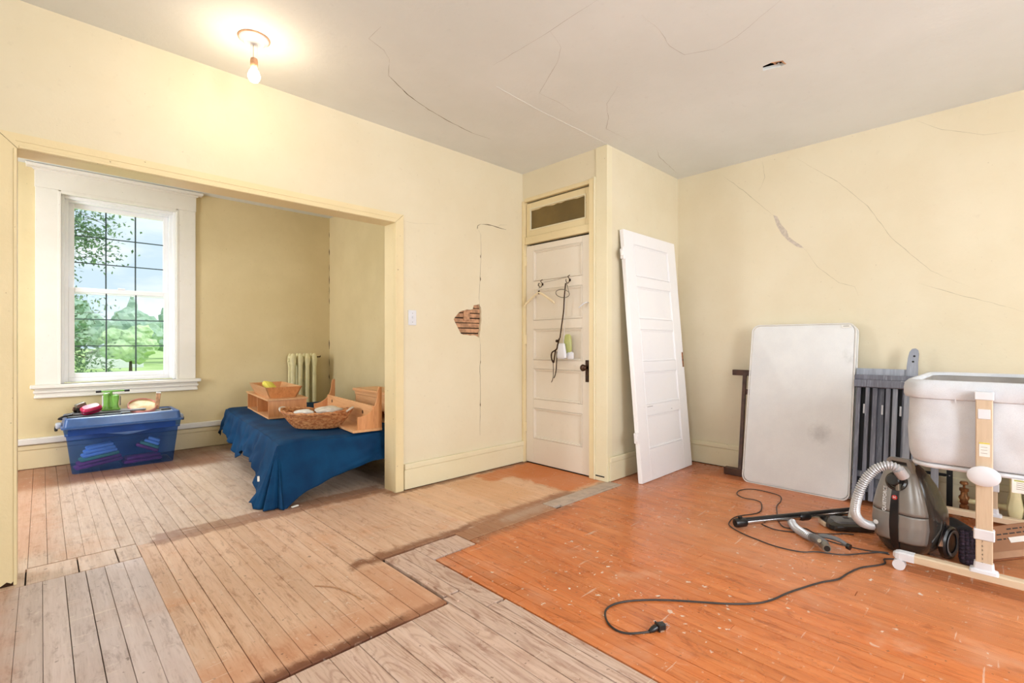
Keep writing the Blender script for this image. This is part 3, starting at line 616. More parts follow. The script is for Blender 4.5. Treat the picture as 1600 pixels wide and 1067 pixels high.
# light switch --------------------------------------------------------------------
sw = thing('light_switch', 'white toggle light switch plate on the yellow wall beside the wide opening', 'switch', (2.122, YA, 1.358))
MB().box(-.037, .037, -.007, 0, -.06, .06, .003).build('plate', 'white_plastic', sw); MB().box(-.006, .006, -.016, -.007, -.006, .014, .002).build('toggle', 'white_plastic', sw)
for zz in (.035, -.035): MB().lathe([(.003, 0), (.003, .0015)], 8, Matrix.Translation((0, -.007, zz)) @ Matrix.Rotation(PI / 2, 4, 'X')).build('screw', 'metal_grey', sw)

# ------------------------------------------------------------------ alcove window
wd = frame_group('window_1'); y0 = YW
def wbx(nm, mat, x0, x1, a, b, z0, z1, c=.003, par=None): return MB().box(x0, x1, a, b, z0, z1, c).build(nm, mat, par or wd)
wbx('side_casing', 'window_trim', -.04, .118, y0 - .025, y0, .77, 2.60); wbx('side_casing', 'window_trim', 1.059, 1.22, y0 - .025, y0, .77, 2.60)
wbx('frieze', 'window_trim', -.045, 1.225, y0 - .028, y0, 2.60, 2.77)
m = MB(); prof = [(.028, 2.755), (.040, 2.765), (.040, 2.775), (.060, 2.785), (.085, 2.800), (.085, 2.803), (0, 2.803), (0, 2.755)]
R = []
for (p, zz) in prof: R.append([(-.045 - max(0, p - .02), y0 - p, zz), (1.225 + max(0, p - .02), y0 - p, zz)])
m.loft(R, cap=False, close=False); m.build('cornice', 'window_trim', wd)
for x_, s_ in ((-.045, -1), (1.225, 1)):
    e_ = MB(); e_.add([(x_ + s_ * max(0, p - .02), y0 - p, zz) for p, zz in prof[:6]] + [(x_, y0, 2.803), (x_, y0, 2.755)] + [(x_ + s_ * .06, y0, 2.80)], [tuple(range(8))]); e_.build('cornice_end', 'window_trim', wd)
m = MB(); m.box(-.10, 1.28, y0 - .095, y0 + .06, 2.803 - .03, 2.803 - .002, .004); m.build('cornice_cap', 'window_trim', wd)
wbx('stool', 'window_trim', -.075, 1.265, y0 - .07, y0 + .07, .735, .77, .008)
wbx('apron', 'window_trim', -.045, 1.235, y0 - .026, y0, .665, .735); wbx('apron_moulding', 'window_trim', -.055, 1.245, y0 - .045, y0, .69, .715, .008); wbx('apron_moulding', 'window_trim', -.05, 1.24, y0 - .034, y0, .645, .668, .006)
wbx('jamb', 'window_trim', .114, .135, y0 - .028, y0 + .16, .77, 2.59, .002); wbx('jamb', 'window_trim', 1.042, 1.063, y0 - .028, y0 + .16, .77, 2.59, .002); wbx('head_jamb', 'window_trim', .135, 1.042, y0 - .028, y0 + .16, 2.57, 2.60, .002)
wbx('stop_bead', 'vinyl', .135, .16, y0 + .02, y0 + .05, .77, 2.57); wbx('stop_bead', 'vinyl', 1.017, 1.042, y0 + .02, y0 + .05, .77, 2.57); wbx('stop_bead', 'vinyl', .16, 1.017, y0 + .02, y0 + .05, 2.54, 2.57)
def vring(nm, x0, x1, z0, z1, w_, a, b, mat='vinyl', par=wd, c=.003):
    m = MB(); m.box(x0, x0 + w_, a, b, z0, z1, c); m.box(x1 - w_, x1, a, b, z0, z1, c); m.box(x0 + w_, x1 - w_, a, b, z0, z0 + w_, c); m.box(x0 + w_, x1 - w_, a, b, z1 - w_, z1, c); return m.build(nm, mat, par)
vring('outer_frame', .148, 1.03, .78, 2.56, .04, y0 + .05, y0 + .14)
for nm, z0, z1, a, b in (('upper_sash', 1.64, 2.52, y0 + .10, y0 + .13), ('lower_sash', .82, 1.70, y0 + .062, y0 + .092)):
    sx0, sx1 = (.188, .99); fw_ = .045
    s_ = vring(nm, sx0, sx1, z0, z1, fw_, a, b)
    gx0, gx1, gz0, gz1 = sx0 + fw_, sx1 - fw_, z0 + fw_, z1 - fw_
    MB().box(gx0, gx1, (a + b) / 2 - .002, (a + b) / 2 + .002, gz0, gz1).build('glass', 'glass', s_)
    for i in (1, 2): MB().box(gx0 + (gx1 - gx0) * i / 3 - .006, gx0 + (gx1 - gx0) * i / 3 + .006, a + .008, a + .012, gz0, gz1).build('muntin', 'muntin', s_)
    for i in (1, 2): MB().box(gx0, gx1, a + .007, a + .013, gz0 + (gz1 - gz0) * i / 3 - .005, gz0 + (gz1 - gz0) * i / 3 + .005).build('muntin', 'muntin', s_)
wbx('sash_lock', 'vinyl', .56, .62, y0 + .05, y0 + .085, 1.70, 1.715, .003)
# windows out of frame that bring in the daylight
def simple_window(n, axis, d, a0, a1, z0, z1, s_):
    o = frame_group('window_%d' % n); m = MB(); t_ = .05
    def B(p, q, r, s2, e0, e1, c=.004):
        if axis == 'y': m.box(p, q, d + e0 * s_, d + e1 * s_, r, s2, c)
        else: m.box(d + e0 * s_, d + e1 * s_, p, q, r, s2, c)
    B(a0 - .12, a0, z0 - .02, z1 + .14, 0, .025); B(a1, a1 + .12, z0 - .02, z1 + .14, 0, .025); B(a0, a1, z1, z1 + .14, 0, .025); B(a0 - .15, a1 + .15, z0 - .05, z0, -.02, .06); m.build('casing', 'trim', o)
    m = MB(); B(a0, a0 + t_, z0, z1, -.10, -.06); B(a1 - t_, a1, z0, z1, -.10, -.06); B(a0 + t_, a1 - t_, z0, z0 + t_, -.10, -.06); B(a0 + t_, a1 - t_, z1 - t_, z1, -.10, -.06); B(a0 + t_, a1 - t_, (z0 + z1) / 2 - .025, (z0 + z1) / 2 + .025, -.1, -.06); m.build('sash', 'vinyl', o)
simple_window(3, 'y', YS, .7, 1.9, .7, 2.45, 1); simple_window(4, 'y', YS, 2.7, 3.9, .7, 2.45, 1); simple_window(5, 'x', XW, -.3, .9, .7, 2.45, 1); simple_window(6, 'x', XL, 4.4, 5.4, .75, 2.4, 1)

# ------------------------------------------------------------------ radiators
def radiator(name, label, loc, rz, n, pitch, h, d, group=None):
    o = thing(name, label, 'radiator', loc, rz)
    for i in range(n):
        x = (i - (n - 1) / 2) * pitch; m = MB(); hw = pitch * .36
        for yy in (-d * .3, d * .3) if n > 5 else (-d * .3, d * .3):
            m.loft([rrect(x, yy, a, b, .02, z_, 3) for a, b, z_ in ((hw * .5, d * .1, 0), (hw * .6, d * .14, .04), (hw, d * .24, .08), (hw * 1.2, d * .26, .13), (hw * .85, d * .2, .2), (hw * .85, d * .2, h - .16), (hw * 1.15, d * .25, h - .09), (hw * 1.0, d * .22, h - .04), (hw * .5, d * .12, h))])
        m.box(x - hw * .9, x + hw * .9, -d * .32, d * .32, h - .13, h - .03, .015); m.box(x - hw * .9, x + hw * .9, -d * .32, d * .32, .07, .15, .015); m.build('section', 'cast', o, True)
    for z_ in (h - .08, .11): MB().tube([(-(n / 2) * pitch, 0, z_), ((n / 2) * pitch + .01, 0, z_)], .021, 10).build('connecting_pipe', 'cast', o, True)
    return o
ra = radiator('radiator', 'cream cast-iron radiator in the alcove corner behind the blue-covered bed', (2.335, 6.155, 0), 0, 4, .086, 1.03, .14)
MB().tube([(.17, -.02, .985), (.215, -.02, .985), (.215, -.02, 1.0)], .008, 8).build('air_valve', 'brown_metal', ra, True)
rb_ = radiator('radiator', 'cream cast-iron radiator on the back wall behind the bassinet and cardboard box', (4.40, -.50, 0), PI / 2, 12, .088, .80, .17)
m = MB(); m.tube([(-.0, 0, 0)] and [(.53, 0, .11), (.75, 0, .11)], .017, 10); m.build('supply_pipe', 'cast', rb_, True)
m = MB(); m.lathe([(.8 * a_, .85 * b_) for a_, b_ in ((.03, 0), (.03, .03), (.018, .04), (.034, .06), (.034, .10), (.022, .115), (.022, .14), (.030, .145), (.030, .165), (.008, .17), (.008, .20))], 14, Matrix.Translation((.72, 0, .05)))
m.tube([(.72, 0, 0), (.72, 0, .06)], .017, 10); m.lathe([(.018, 0), (.024, .006), (.018, .02)], 10, Matrix.Translation((.72, 0, .215))); m.build('valve', 'brass_worn', rb_, True)

# ------------------------------------------------------------------ ceiling lamp
cl = thing('ceiling_lamp', 'bare lit bulb hanging on wires from a round white ceiling plate', 'lamp', (.828, 2.86, ZC))
MB().lathe([(.074, -.001), (.074, -.006), (.070, -.012), (.066, -.016), (.055, -.020), (.05, -.026), (.02, -.03)][::-1], 32).build('ceiling_plate', 'white_plastic', cl, True)
MB().lathe([(.078, -.0005), (.079, -.004), (.074, -.006), (.074, -.0005)], 32, None, False).build('plate_rim', 'lath', cl, True)
for i, (dx, dy) in enumerate(((-.018, .0), (.0, .012), (.016, -.006))): MB().tube(spline([(dx, dy, -.022), (dx * .9, dy, -.06), (dx * .7, dy, -.115)]), .0014, 6).build('wire', 'white_plastic' if i != 1 else 'metal_grey', cl, True)
MB().lathe([(.012, -.108), (.017, -.112), (.019, -.125), (.019, -.15), (.015, -.158)][::-1], 18).build('socket', 'lath', cl, True)
MB().lathe([(.013, -.152), (.015, -.165), (.024, -.18), (.031, -.20), (.030, -.215), (.021, -.232), (.006, -.24)][::-1], 24).build('bulb', 'bulb', cl, True)
ldt = bpy.data.lights.new('bulb_light', 'POINT'); ldt.energy = 10.5; ldt.color = (1, .81, .60); ldt.shadow_soft_size = .028
lo = bpy.data.objects.new('bulb_light', ldt); COL.objects.link(lo); lo.location = (.828, 2.86, ZC - .205); lo['kind'] = 'structure'

# ------------------------------------------------------------------ bed and blue sheet
BA = math.radians(-5.75)
bed = thing('bed', 'low bed frame under the blue sheet in the alcove, a caster leg showing', 'bed', (1.23, 3.66, 0), BA)
BL, BWd, BZ = 2.39, 1.2, .44
MB().box(.012, BWd, .012, BL, .20, .425, .03).build('mattress_base', 'black_matte', bed)
for (px_, py_) in ((.06, .10), (.06, BL - .25), (BWd - .1, .12), (BWd - .1, BL - .15)):
    l = MB(); l.box(px_ - .02, px_ + .03, py_ - .025, py_ + .025, .05, .21, .004); l.tube([(px_ - .015, py_, .028), (px_ + .025, py_, .028)], .027, 14); l.build('leg', 'brown_wood', bed)
def sheet():
    # grid over the top, then skirts on the left and front side with a long corner flap
    nx, ny = 46, 80; V = {}; m = MB(); vs = []; fs = []
    LX, LY = .55, .75   # skirt overhang rows on left (x<0) and front (y<0)
    NS = 22
    def fr(v): return max(0., min(1., v))
    def pt(i, j):
        # i,j grid: i<NS is skirt to the left, j<NS is skirt to the front
        a = (i - NS) / (nx); b = (j - NS) / (ny)
        x = BWd * a if i >= NS else 0.0; y = BL * b if j >= NS else 0.0
        sl = (NS - i) / NS if i < NS else 0.0; sf = (NS - j) / NS if j < NS else 0.0
        z = BZ + .004 * noise.noise(Vector((x * 5, y * 5, 2))) + .004 * math.sin(x * 9 + y * 3)
        # skirt depth: left side shallow, front deepens to the corner
        dl = .25 + .05 * math.sin(y * 5 + 1) + .03 * math.sin(y * 11) + .10 * math.exp(-y / .25)
        df = .21 + .215 * math.exp(-x / .20) + .05 * math.exp(-((x - .25) / .3) ** 2)
        if sl and not sf:
            d = dl * sl; f = .035 * sl + .03 * sl * noise.noise(Vector((y * 7, sl * 3, 9))) + .014 * sl * (math.sin(y * 26 + 2 * math.sin(y * 5)) + .6 * math.sin(y * 47 + 1))
            fl_ = .03 + .10 * sl ** 1.3 * math.exp(-y / .3)
            rr = min(1, sl * 5); return (-f - fl_ * sl - .01 * rr, y, z - d * (1 - .25 * (1 - rr)) - .004)
        if sf and not sl:
            d = df * sf; f = .02 * sf + .014 * sf * (math.sin(x * 21 + 3 * sf) + .6 * math.sin(x * 37 + 5 * sf)) 
            fl_ = .03 + .10 * sf ** 1.3 * math.exp(-x / .25); f += sf * (.022 * math.sin(7 * x + 7 * sf) + .030 * max(0, noise.noise(Vector((x * 3.5 - sf * 2, sf * 5 + x * 4, 1)))))
            return (x, -f * .6 - fl_ * sf * .9 - .008 * min(1, sf * 5), z - d - .004)
        if sf and sl:
            s_ = max(sl, sf); ang = math.atan2(sf, sl)
            k = s_; d = .435 * k; rad = .015 + .13 * k ** 1.2 + .022 * k * math.sin(ang * 9) + .012 * k * math.sin(ang * 17 + 1)
            return (-rad * math.cos(ang) * 1.0 - .01, -rad * math.sin(ang) * .9 - .004, max(.006, z - d - .004))
        # round the edges
        e = min(x, y) if True else 0; z -= .018 * math.exp(-x / .02) + .018 * math.exp(-y / .02)
        z += .007 * noise.noise(Vector((x * 6 + y * 3, y * 2 - x * 2, 5)))
        return (x, y, z)
    N1, N2 = nx + NS + 1, ny + NS + 1
    for j in range(N2):
        for i in range(N1): vs.append(pt(i, j))
    for j in range(N2 - 1):
        for i in range(N1 - 1): fs.append((j * N1 + i, j * N1 + i + 1, (j + 1) * N1 + i + 1, (j + 1) * N1 + i))
    m.add(vs, fs); return m
sh_ = thing('blue_sheet', 'navy blue sheet draped over the alcove bed, one corner trailing on the floor', 'sheet', (1.23, 3.66, 0), BA)
so_ = sheet().build('cloth', 'blue_cloth', sh_, True, solid=.004)
sh2 = so_
MB().box(-.02, .03, -.165, -.148, .004, .012, .001, Matrix.Rotation(.4, 4, 'Z')).build('care_tag', 'paper', sh_)
MB().box(-.155, -.143, -.06, -.045, .20, .235, .001).build('care_tag', 'paper', sh_)

# things on the bed: frame rotated like the bed
RB_ = Matrix.Translation((1.23, 3.66, 0)) @ Matrix.Rotation(BA, 4, 'Z')
def on_bed(x, y): p = RB_ @ Vector((x, y, 0)); return (p.x, p.y, BZ + .006)
# 1. two-cubby pine unit; open side faces -x
cu = thing('pine_cubby_shelf', 'low pine shelf unit with two square cubbies on the blue sheet, under the tray', 'shelf', on_bed(.17, 1.18), BA)
CL_, CW_, CH_ = 1.0, .34, .185; t_ = .016
MB().box(0, CW_, 0, CL_, 0, t_, .001).build('bottom_board', 'pine', cu); MB().box(-.012, CW_ + .012, -.012, CL_ + .012, CH_ - t_, CH_, .002).build('top_board', 'pine', cu)
for y_ in (0, CL_ / 2 - t_ / 2, CL_ - t_): MB().box(0, CW_, y_, y_ + t_, t_, CH_ - t_, .001).build('divider' if 0 < y_ < .9 else 'side_panel', 'pine_z', cu)
MB().box(CW_ - t_, CW_, t_, CL_ - t_, t_, CH_ - t_).build('back_panel', 'pine_z', cu)
# 2. tray
ty = thing('pine_tray', 'pine tray with flared sides on the cubby shelf, yellow foam inside', 'tray', (cu.location.x, cu.location.y, cu.location.z + CH_), BA)
def slab(mb, a, b, c, d, th, inward):
    A = [Vector(p) for p in (a, b, c, d)]; o_ = Vector(inward) * th; mb.add([*A, *[p + o_ for p in A]], [(0, 1, 2, 3), (7, 6, 5, 4), (0, 4, 5, 1), (1, 5, 6, 2), (2, 6, 7, 3), (3, 7, 4, 0)])
bx0, bx1, by0, by1, fx, H_ = .03, .27, .10, .78, .045, .105
MB().box(bx0, bx1, by0, by1, 0, .012, .001).build('bottom_board', 'pine', ty)
m = MB(); slab(m, (bx0, by0, 0), (bx0, by1, 0), (bx0 - fx, by1 + fx, H_), (bx0 - fx, by0 - fx, H_), .013, (1, 0, 0)); m.build('long_side', 'pine', ty)
m = MB(); slab(m, (bx1, by0, 0), (bx1, by1, 0), (bx1 + fx, by1 + fx, H_), (bx1 + fx, by0 - fx, H_), .013, (-1, 0, 0)); m.build('long_side', 'pine', ty)
m = MB(); slab(m, (bx0, by0, 0), (bx1, by0, 0), (bx1 + fx, by0 - fx, H_), (bx0 - fx, by0 - fx, H_), .013, (0, 1, 0)); m.build('end_panel', 'pine_z', ty)
m = MB(); slab(m, (bx0, by1, 0), (bx1, by1, 0), (bx1 + fx, by1 + fx, H_), (bx0 - fx, by1 + fx, H_), .013, (0, -1, 0)); m.build('end_panel', 'pine_z', ty)
tl = ty.location; TR = Matrix.Translation(tl) @ Matrix.Rotation(BA, 4, 'Z')
yf = MB(); yf.loft([rrect(0, 0, a, b, .015, z_, 4) for a, b, z_ in ((.05, .07, 0), (.055, .08, .02), (.05, .075, .04), (.03, .05, .055))]); y_ = yf.build('yellow_foam', 'yellow_paper', None, True); y_.location = TR @ Vector((.11, .50, .06)); y_.rotation_euler = (.5, .25, .3); tag(y_, 'yellow foam piece lying in the pine tray', 'foam')
pf = MB()
for k_ in range(5): pf.box(-.07 + k_ * .004, .07 + k_ * .004, -.12, .12, k_ * .012, k_ * .012 + .008, .002, Matrix.Rotation(.1 * k_, 4, 'Z'))
y_ = pf.build('folded_papers', 'paper'); y_.location = TR @ Vector((.175, .255, .016)); y_.rotation_euler = (.0, 0, .05); tag(y_, 'white folded papers in the pine tray beside yellow foam', 'papers')
# 3. wicker basket
bk = thing('wicker_basket', 'shallow oval wicker basket holding crumpled bags on the blue sheet', 'basket', (1.665, 4.075, BZ + .010), math.radians(-44))
def basket():
    n = 84; rowsN = 13; H = .125
    for r_ in range(rowsN):
        z = H * (r_ + .5) / rowsN; k = r_ / (rowsN - 1); ax, ay = .175 + .11 * k ** .8, .10 + .075 * k ** .8
        zz = lambda q: z + .02 * k * abs(math.cos(q)) ** 3
        pts = [((ax + .005 * math.cos(q * 28 + PI * r_)) * math.cos(q), (ay + .005 * math.cos(q * 28 + PI * r_)) * math.sin(q), zz(q)) for q in [2 * PI * i / (n * 2) for i in range(n * 2 + 1)]]
        MB().tube(pts, .0058, 5, False).build('weave_strand', 'wicker', bk, True)
    m = MB()
    for i in range(28):
        q = 2 * PI * (i + .5) / 28; m.tube([((.175 + .11 * k ** .8) * math.cos(q), (.10 + .075 * k ** .8) * math.sin(q), H * k) for k in (0, .3, .6, 1)], .004, 5)
    m.build('stakes', 'wicker', bk)['kind'] = 'stuff'
    MB().loft([[(a * math.cos(2 * PI * i / 40), b * math.sin(2 * PI * i / 40), z_) for i in range(40)] for a, b, z_ in ((.175, .10, 0), (.175, .10, .012))]).build('base', 'wicker', bk)
    for ph in (0, PI):
        pts = [((.287 + .006 * math.sin(9 * q + ph)) * math.cos(q), (.187 + .006 * math.sin(9 * q + ph)) * math.sin(q), H + .006 + .022 * abs(math.cos(q)) ** 3 + .006 * math.cos(9 * q + ph)) for q in [2 * PI * i / 160 for i in range(161)]]
        MB().tube(pts, .007, 6, False).build('rim_braid', 'wicker', bk, True)
    for s_ in (-1, 1): MB().tube(spline([(s_ * .27, -.07, H + .015), (s_ * .295, -.035, H + .034), (s_ * .30, 0, H + .038), (s_ * .295, .035, H + .034), (s_ * .27, .07, H + .015)]), .009, 8).build('handle', 'bag', bk, True)
basket()
def crumple(name, label, loc, r, mat, sq=(1, 1, .6), seed=0, rot=0):
    bm = bmesh.new(); bmesh.ops.create_icosphere(bm, subdivisions=4, radius=r)
    for v_ in bm.verts:
        p = v_.co.copy(); k = 1 + .35 * noise.noise(p * (6 / r * .08) + Vector((seed, 0, 0))) + .18 * noise.noise(p * (20 / r * .08) + Vector((seed, 3, 0)))
        v_.co = Vector((p.x * k * sq[0], p.y * k * sq[1], p.z * k * sq[2]))
    me = bpy.data.meshes.new(name); bm.to_mesh(me); bm.free(); me.materials.append(M[mat]); o = bpy.data.objects.new(name, me); COL.objects.link(o); o.location = loc; o.rotation_euler = (0, 0, rot)
    return tag(o, label, 'bag')
bc = bk.location
crumple('crumpled_bag', 'crumpled clear plastic bag at the right of the wicker basket', (bc.x + .075, bc.y - .03, bc.z + .135), .07, 'bag', (1.5, 1, .55), 3)
c2_ = crumple('folded_towel', 'cream folded cloth at the left of the wicker basket', (bc.x - .09, bc.y + .05, bc.z + .128), .062, 'paper', (1.2, 1, .45), 8); c2_['category'] = 'cloth'
c2_ = crumple('cloth_bundle', 'rust brown cloth filling the middle of the wicker basket', (bc.x, bc.y, bc.z + .065), .095, 'wicker', (1.6, .9, .42), 5, -.77); c2_['category'] = 'cloth'
# 4. shelf with scrolled sides (faces -x)
sf = thing('pine_bracket_shelf', 'pine shelf with tall curved side brackets, standing near the opening jamb', 'shelf', on_bed(.545, .0), BA)
SLn, SD, SH = 1.16, .225, .35
MB().box(-.015, SD, -.01, SLn + .01, 0, .02, .003).build('base_board', 'pine', sf)
side = [(0.03, .02), (SD, .02), (SD, SH), (SD - .02, SH), (SD - .03, SH - .03)] + [(SD - .035 - (.165 * (1 - math.cos(a)) ** 1.1), SH - .06 - .17 * math.sin(a)) for a in [i * PI / 2 / 9 for i in range(1, 10)]]
for y_ in (0, SLn - .02):
    m = MB(); L = [(x_, z_) for x_, z_ in side]; m.prism([L], y_, y_ + .02, 'y'); m.build('side_bracket', 'pine_z', sf)
MB().box(SD - .075, SD - .058, .02, SLn - .02, .02, .20, .001).build('back_board', 'pine', sf)
for y_, z_ in ((.22, .13), (.74, .09), (1.0, .15)): MB().lathe([(.016, 0), (.016, .0006), (.008, .0007)], 12, Matrix.Translation((SD - .075, y_, z_)) @ Ry).build('wood_knot', 'brown_wood', sf)
# 5. shelf box behind
s5 = thing('pine_display_shelf', 'pine box shelf with overhanging top, behind the bracket shelf on the blue sheet', 'shelf', on_bed(.95, .14)[:2] + (BZ + .006,), math.radians(-1))
MB().box(-.02, .25, -.02, .78, .25, .275, .002).build('top_board', 'pine', s5); MB().box(0, .016, 0, .76, .10, .25, .001).build('front_board', 'pine', s5); MB().box(-.008, .0, 0, .76, .215, .25, .003).build('moulding', 'pine', s5)
for y_ in (0, .744): MB().box(.0, .24, y_, y_ + .016, 0, .25, .001).build('side_panel', 'pine_z', s5)
MB().box(0, .24, .016, .744, 0, .016, .001).build('bottom_board', 'pine', s5); MB().box(.224, .24, .016, .744, .016, .25).build('back_panel', 'pine_z', s5)

# ------------------------------------------------------------------ storage tub under the window
tb = thing('storage_tub', 'blue translucent plastic storage tub with lid below the alcove window', 'storage tub', (.565, 5.93, 0), 0)
def tubring(k, z_, g=0): return rrect(0, 0, .37 + .05 * k + g, .20 + .025 * k + g, .035, z_, 5)
m = MB(); m.loft([tubring(0, .004), tubring(0, .012), tubring(.75, .34), tubring(.75, .34, .012), tubring(.9, .41, .014), tubring(.9, .41, .006)], False); m.build('bin', 'tub', tb, True)
m = MB(); m.loft([tubring(.95, .405, .010), tubring(.95, .405, .026), tubring(.95, .418, .028), tubring(.95, .424, .012), tubring(.95, .49, .002), tubring(.95, .498, -.008), tubring(.95, .498, -.03), tubring(.95, .482, -.035)], True); lid_ = m.build('lid', 'tub_lid', tb, True)
MB().loft([tubring(.95, .484, -.0335), tubring(.95, .4865, -.034)]).build('lid_panel', 'tub_top', lid_)
for s_ in (-1, 1):
    m = MB(); m.box(s_ * .435, s_ * .475, -.07, .07, .395, .44, .012); lh_ = m.build('latch_handle', 'tub_top', tb); MB().box(s_ * .46, s_ * .482, -.05, .05, .375, .41, .006).build('latch', 'black', lh_)
m = MB(); m.loft([[(x_, -.222 - .0, z_) for x_, z_ in ((-.40, .40), (-.40, .34))]] + [[(x_, -.226, .40), (x_, -.226, .345 - .03 * math.exp(-((x_ - .02) / .12) ** 2))] for x_ in [-.38 + i * .04 for i in range(20)]], False, False); m.build('grip_band', 'tub_lid', tb, solid=.004)
def cloth_stack(name, label, loc, mats, rot, w_=.16, d_=.10, tilt=0):
    o = thing(name, label, 'clothes', loc, rot); o.rotation_euler = (0, tilt, rot)
    for i, mt in enumerate(mats):
        m = MB(); m.box(-w_ / 2 + .020 * i, w_ / 2 - .010 * i, -d_ / 2 + .004 * i, d_ / 2, i * .03, i * .03 + .029, .012); m.build('fold', mt, o, True)
    return o
M['lb'] = plain('light_blue_cloth', (200, 226, 255), .9, var=.1); M['mar'] = plain('maroon_cloth', (220, 80, 130), .9, var=.2); M['grn'] = plain('green_cloth', (150, 200, 140), .9, var=.1)
cloth_stack('folded_clothes', 'folded maroon and light blue cloth seen through the left of the tub', (.38, 5.82, .05), ['mar', 'mar', 'grn', 'lb', 'lb', 'lb'], .12, .34, .13, -.12)
cloth_stack('folded_clothes', 'light blue and green bundle seen through the right of the tub', (.73, 5.81, .14), ['mar', 'grn', 'lb', 'lb'], -.2, .19, .08, .45)
cloth_stack('folded_clothes', 'dark maroon cloth low in the right half of the tub', (.70, 5.86, .022), ['mar', 'mar'], .1, .30, .14)
# objects on the lid
LZ = .488
tr_ = thing('black_clipboard_case', 'flat black plastic case lying on the left of the tub lid', 'case', (.40, 5.86, LZ), .02)
MB().box(-.24, .14, -.11, .12, 0, .022, .006).build('lower_half', 'black', tr_); MB().box(-.20, .33, -.02, .13, .022, .036, .005).build('upper_half', 'grey_plastic', tr_); MB().tube(spline([(-.20, -.02, .03), (-.26, -.04, .02), (-.29, -.02, 0), (-.27, .03, -.01)]), .008, 8).build('carry_handle', 'black', tr_, True)
vs_ = thing('bench_vice', 'lime green vice with a T handle on the tub lid', 'tool', (.475, 5.95, LZ + .036), -.1)
MB().box(-.07, .07, -.045, .045, 0, .016, .004).build('base', 'green_tool', vs_); MB().box(-.03, .03, -.02, .03, .016, .135, .008).build('web', 'green_tool', vs_)
m = MB(); m.loft([rrect(-.035, 0, a, b, .015, z_, 4) for a, b, z_ in ((.026, .04, .01), (.022, .034, .06), (.024, .036, .12), (.022, .034, .155), (.012, .02, .165))]); m.build('fixed_jaw', 'green_tool', vs_, True)
m = MB(); m.loft([rrect(.035, 0, a, b, .015, z_, 4) for a, b, z_ in ((.028, .04, .01), (.018, .03, .05), (.026, .034, .11), (.024, .034, .135), (.012, .02, .145))]); m.build('moving_jaw', 'green_tool', vs_, True)
MB().box(-.064, -.052, -.03, .03, .04, .14, .008).build('jaw_pad', 'white_plastic', vs_); MB().box(.062, .074, -.03, .03, .04, .13, .008).build('jaw_pad', 'metal_grey', vs_)
MB().tube([(-.07, .01, .175), (.10, .01, .178)], .008, 10).build('handle_bar', 'green_tool', vs_, True)
for a, b in ((-.11, -.07), (.10, .14)): MB().tube([(a, .01, .176), (b, .01, .177)], .011, 10).build('grip', 'black', vs_, True)
MB().tube([(0, .01, .12), (0, .01, .175)], .011, 10).build('post', 'green_tool', vs_, True)
sa = thing('magenta_pouch', 'rounded magenta rubber case lying on the tub lid', 'case', (.33, 5.85, LZ + .040), .25)
MB().loft([rrect(0, 0, a, b, .03, z_, 5) for a, b, z_ in ((.06, .035, 0), (.072, .045, .012), (.074, .047, .045), (.06, .036, .062))]).build('body', 'magenta', sa, True); MB().loft([rrect(0, 0, a, b, .03, z_, 5) for a, b, z_ in ((.074, .047, .024), (.077, .05, .028), (.074, .047, .032))]).build('zip_seam', 'black', sa, True)
sa.rotation_euler = (.35, -.22, .25)
gd = thing('small_hand_tool', 'small grey and black hand tool behind the magenta case', 'tool', (.265, 5.93, LZ + .036), .5)
MB().box(-.05, .03, -.03, .03, 0, .045, .008).build('body', 'black', gd); MB().box(-.03, .05, -.022, .022, .045, .085, .008, Matrix.Rotation(-.3, 4, 'Y')).build('head', 'metal_grey', gd); MB().tube([(-.05, 0, .01), (-.075, -.02, .03), (-.07, -.02, .055)], .009, 8).build('handle', 'brown_metal', gd, True)
hp = thing('round_hoop_drum', 'round shallow pink-rimmed hoop tilted on the tub lid beside the vice', 'hoop', (.715, 5.95, LZ + .05), 0)
hp.rotation_euler = (math.radians(28), 0, 0)
MB().lathe([(.11, -.012), (.118, -.012), (.118, .016), (.112, .020), (.11, .016), (.11, -.012)], 40, None, False).build('rim', 'pink', hp, True); MB().lathe([(.001, 0.002), (.11, .002), (.11, .006), (.001, .006)], 40).build('skin', 'drumskin', hp)
br_ = thing('wooden_stick', 'short upright wooden paint stick with a white tip on the tub lid', 'stick', (.825, 5.93, LZ + .006), 0)
MB().box(-.018, .018, -.010, .010, 0, .165, .003, Matrix.Rotation(.10, 4, 'Y')).build('shaft', 'lath', br_); MB().box(-.019, .019, -.011, .011, .163, .176, .003, Matrix.Rotation(.10, 4, 'Y')).build('tip', 'paper', br_); MB().box(-.03, .03, -.02, .02, 0, .01, .003).build('foot', 'metal_grey', br_)
tag(MB().box(.86, .94, 5.90, 5.95, LZ, LZ + .012, .003).build('black_label', 'black'), 'small black label block on the right end of the tub lid', 'label')

# ------------------------------------------------------------------ mattress leaning on the back wall
mt = thing('crib_mattress', 'thin off-white crib mattress leaning on the back wall, stained grey', 'mattress', (4.21, 1.20, .004)); mt.rotation_euler = (0, math.radians(10.6), 0)
hw, HT = .372, 1.325
def mring(g, xx): return [(xx, a, b) for a, b, _ in rrect(0, HT / 2, hw - g, HT / 2 - g, .055, 0, 7)]
m = MB(); R = [mring(.02, .004), mring(.006, .010), mring(0, .03), mring(0, .075), mring(.006, .092), mring(.02, .098)]
m.loft(R, True); m.build('cover', 'mattress', mt, True)
for xx in (.010, .092):
    P_ = mring(-.002, xx); P_ = P_ + [P_[0]]; MB().tube(P_, .0055, 6, False).build('piping', 'piping', mt, True)
MB().box(-.002, .003, -.345, -.280, HT - .034, HT - .010, .001).build('label', 'paper', mt)
MB().box(-.0028, -.0018, -.332, -.293, HT - .022, HT - .018).build('printed_line', 'metal_grey', mt)

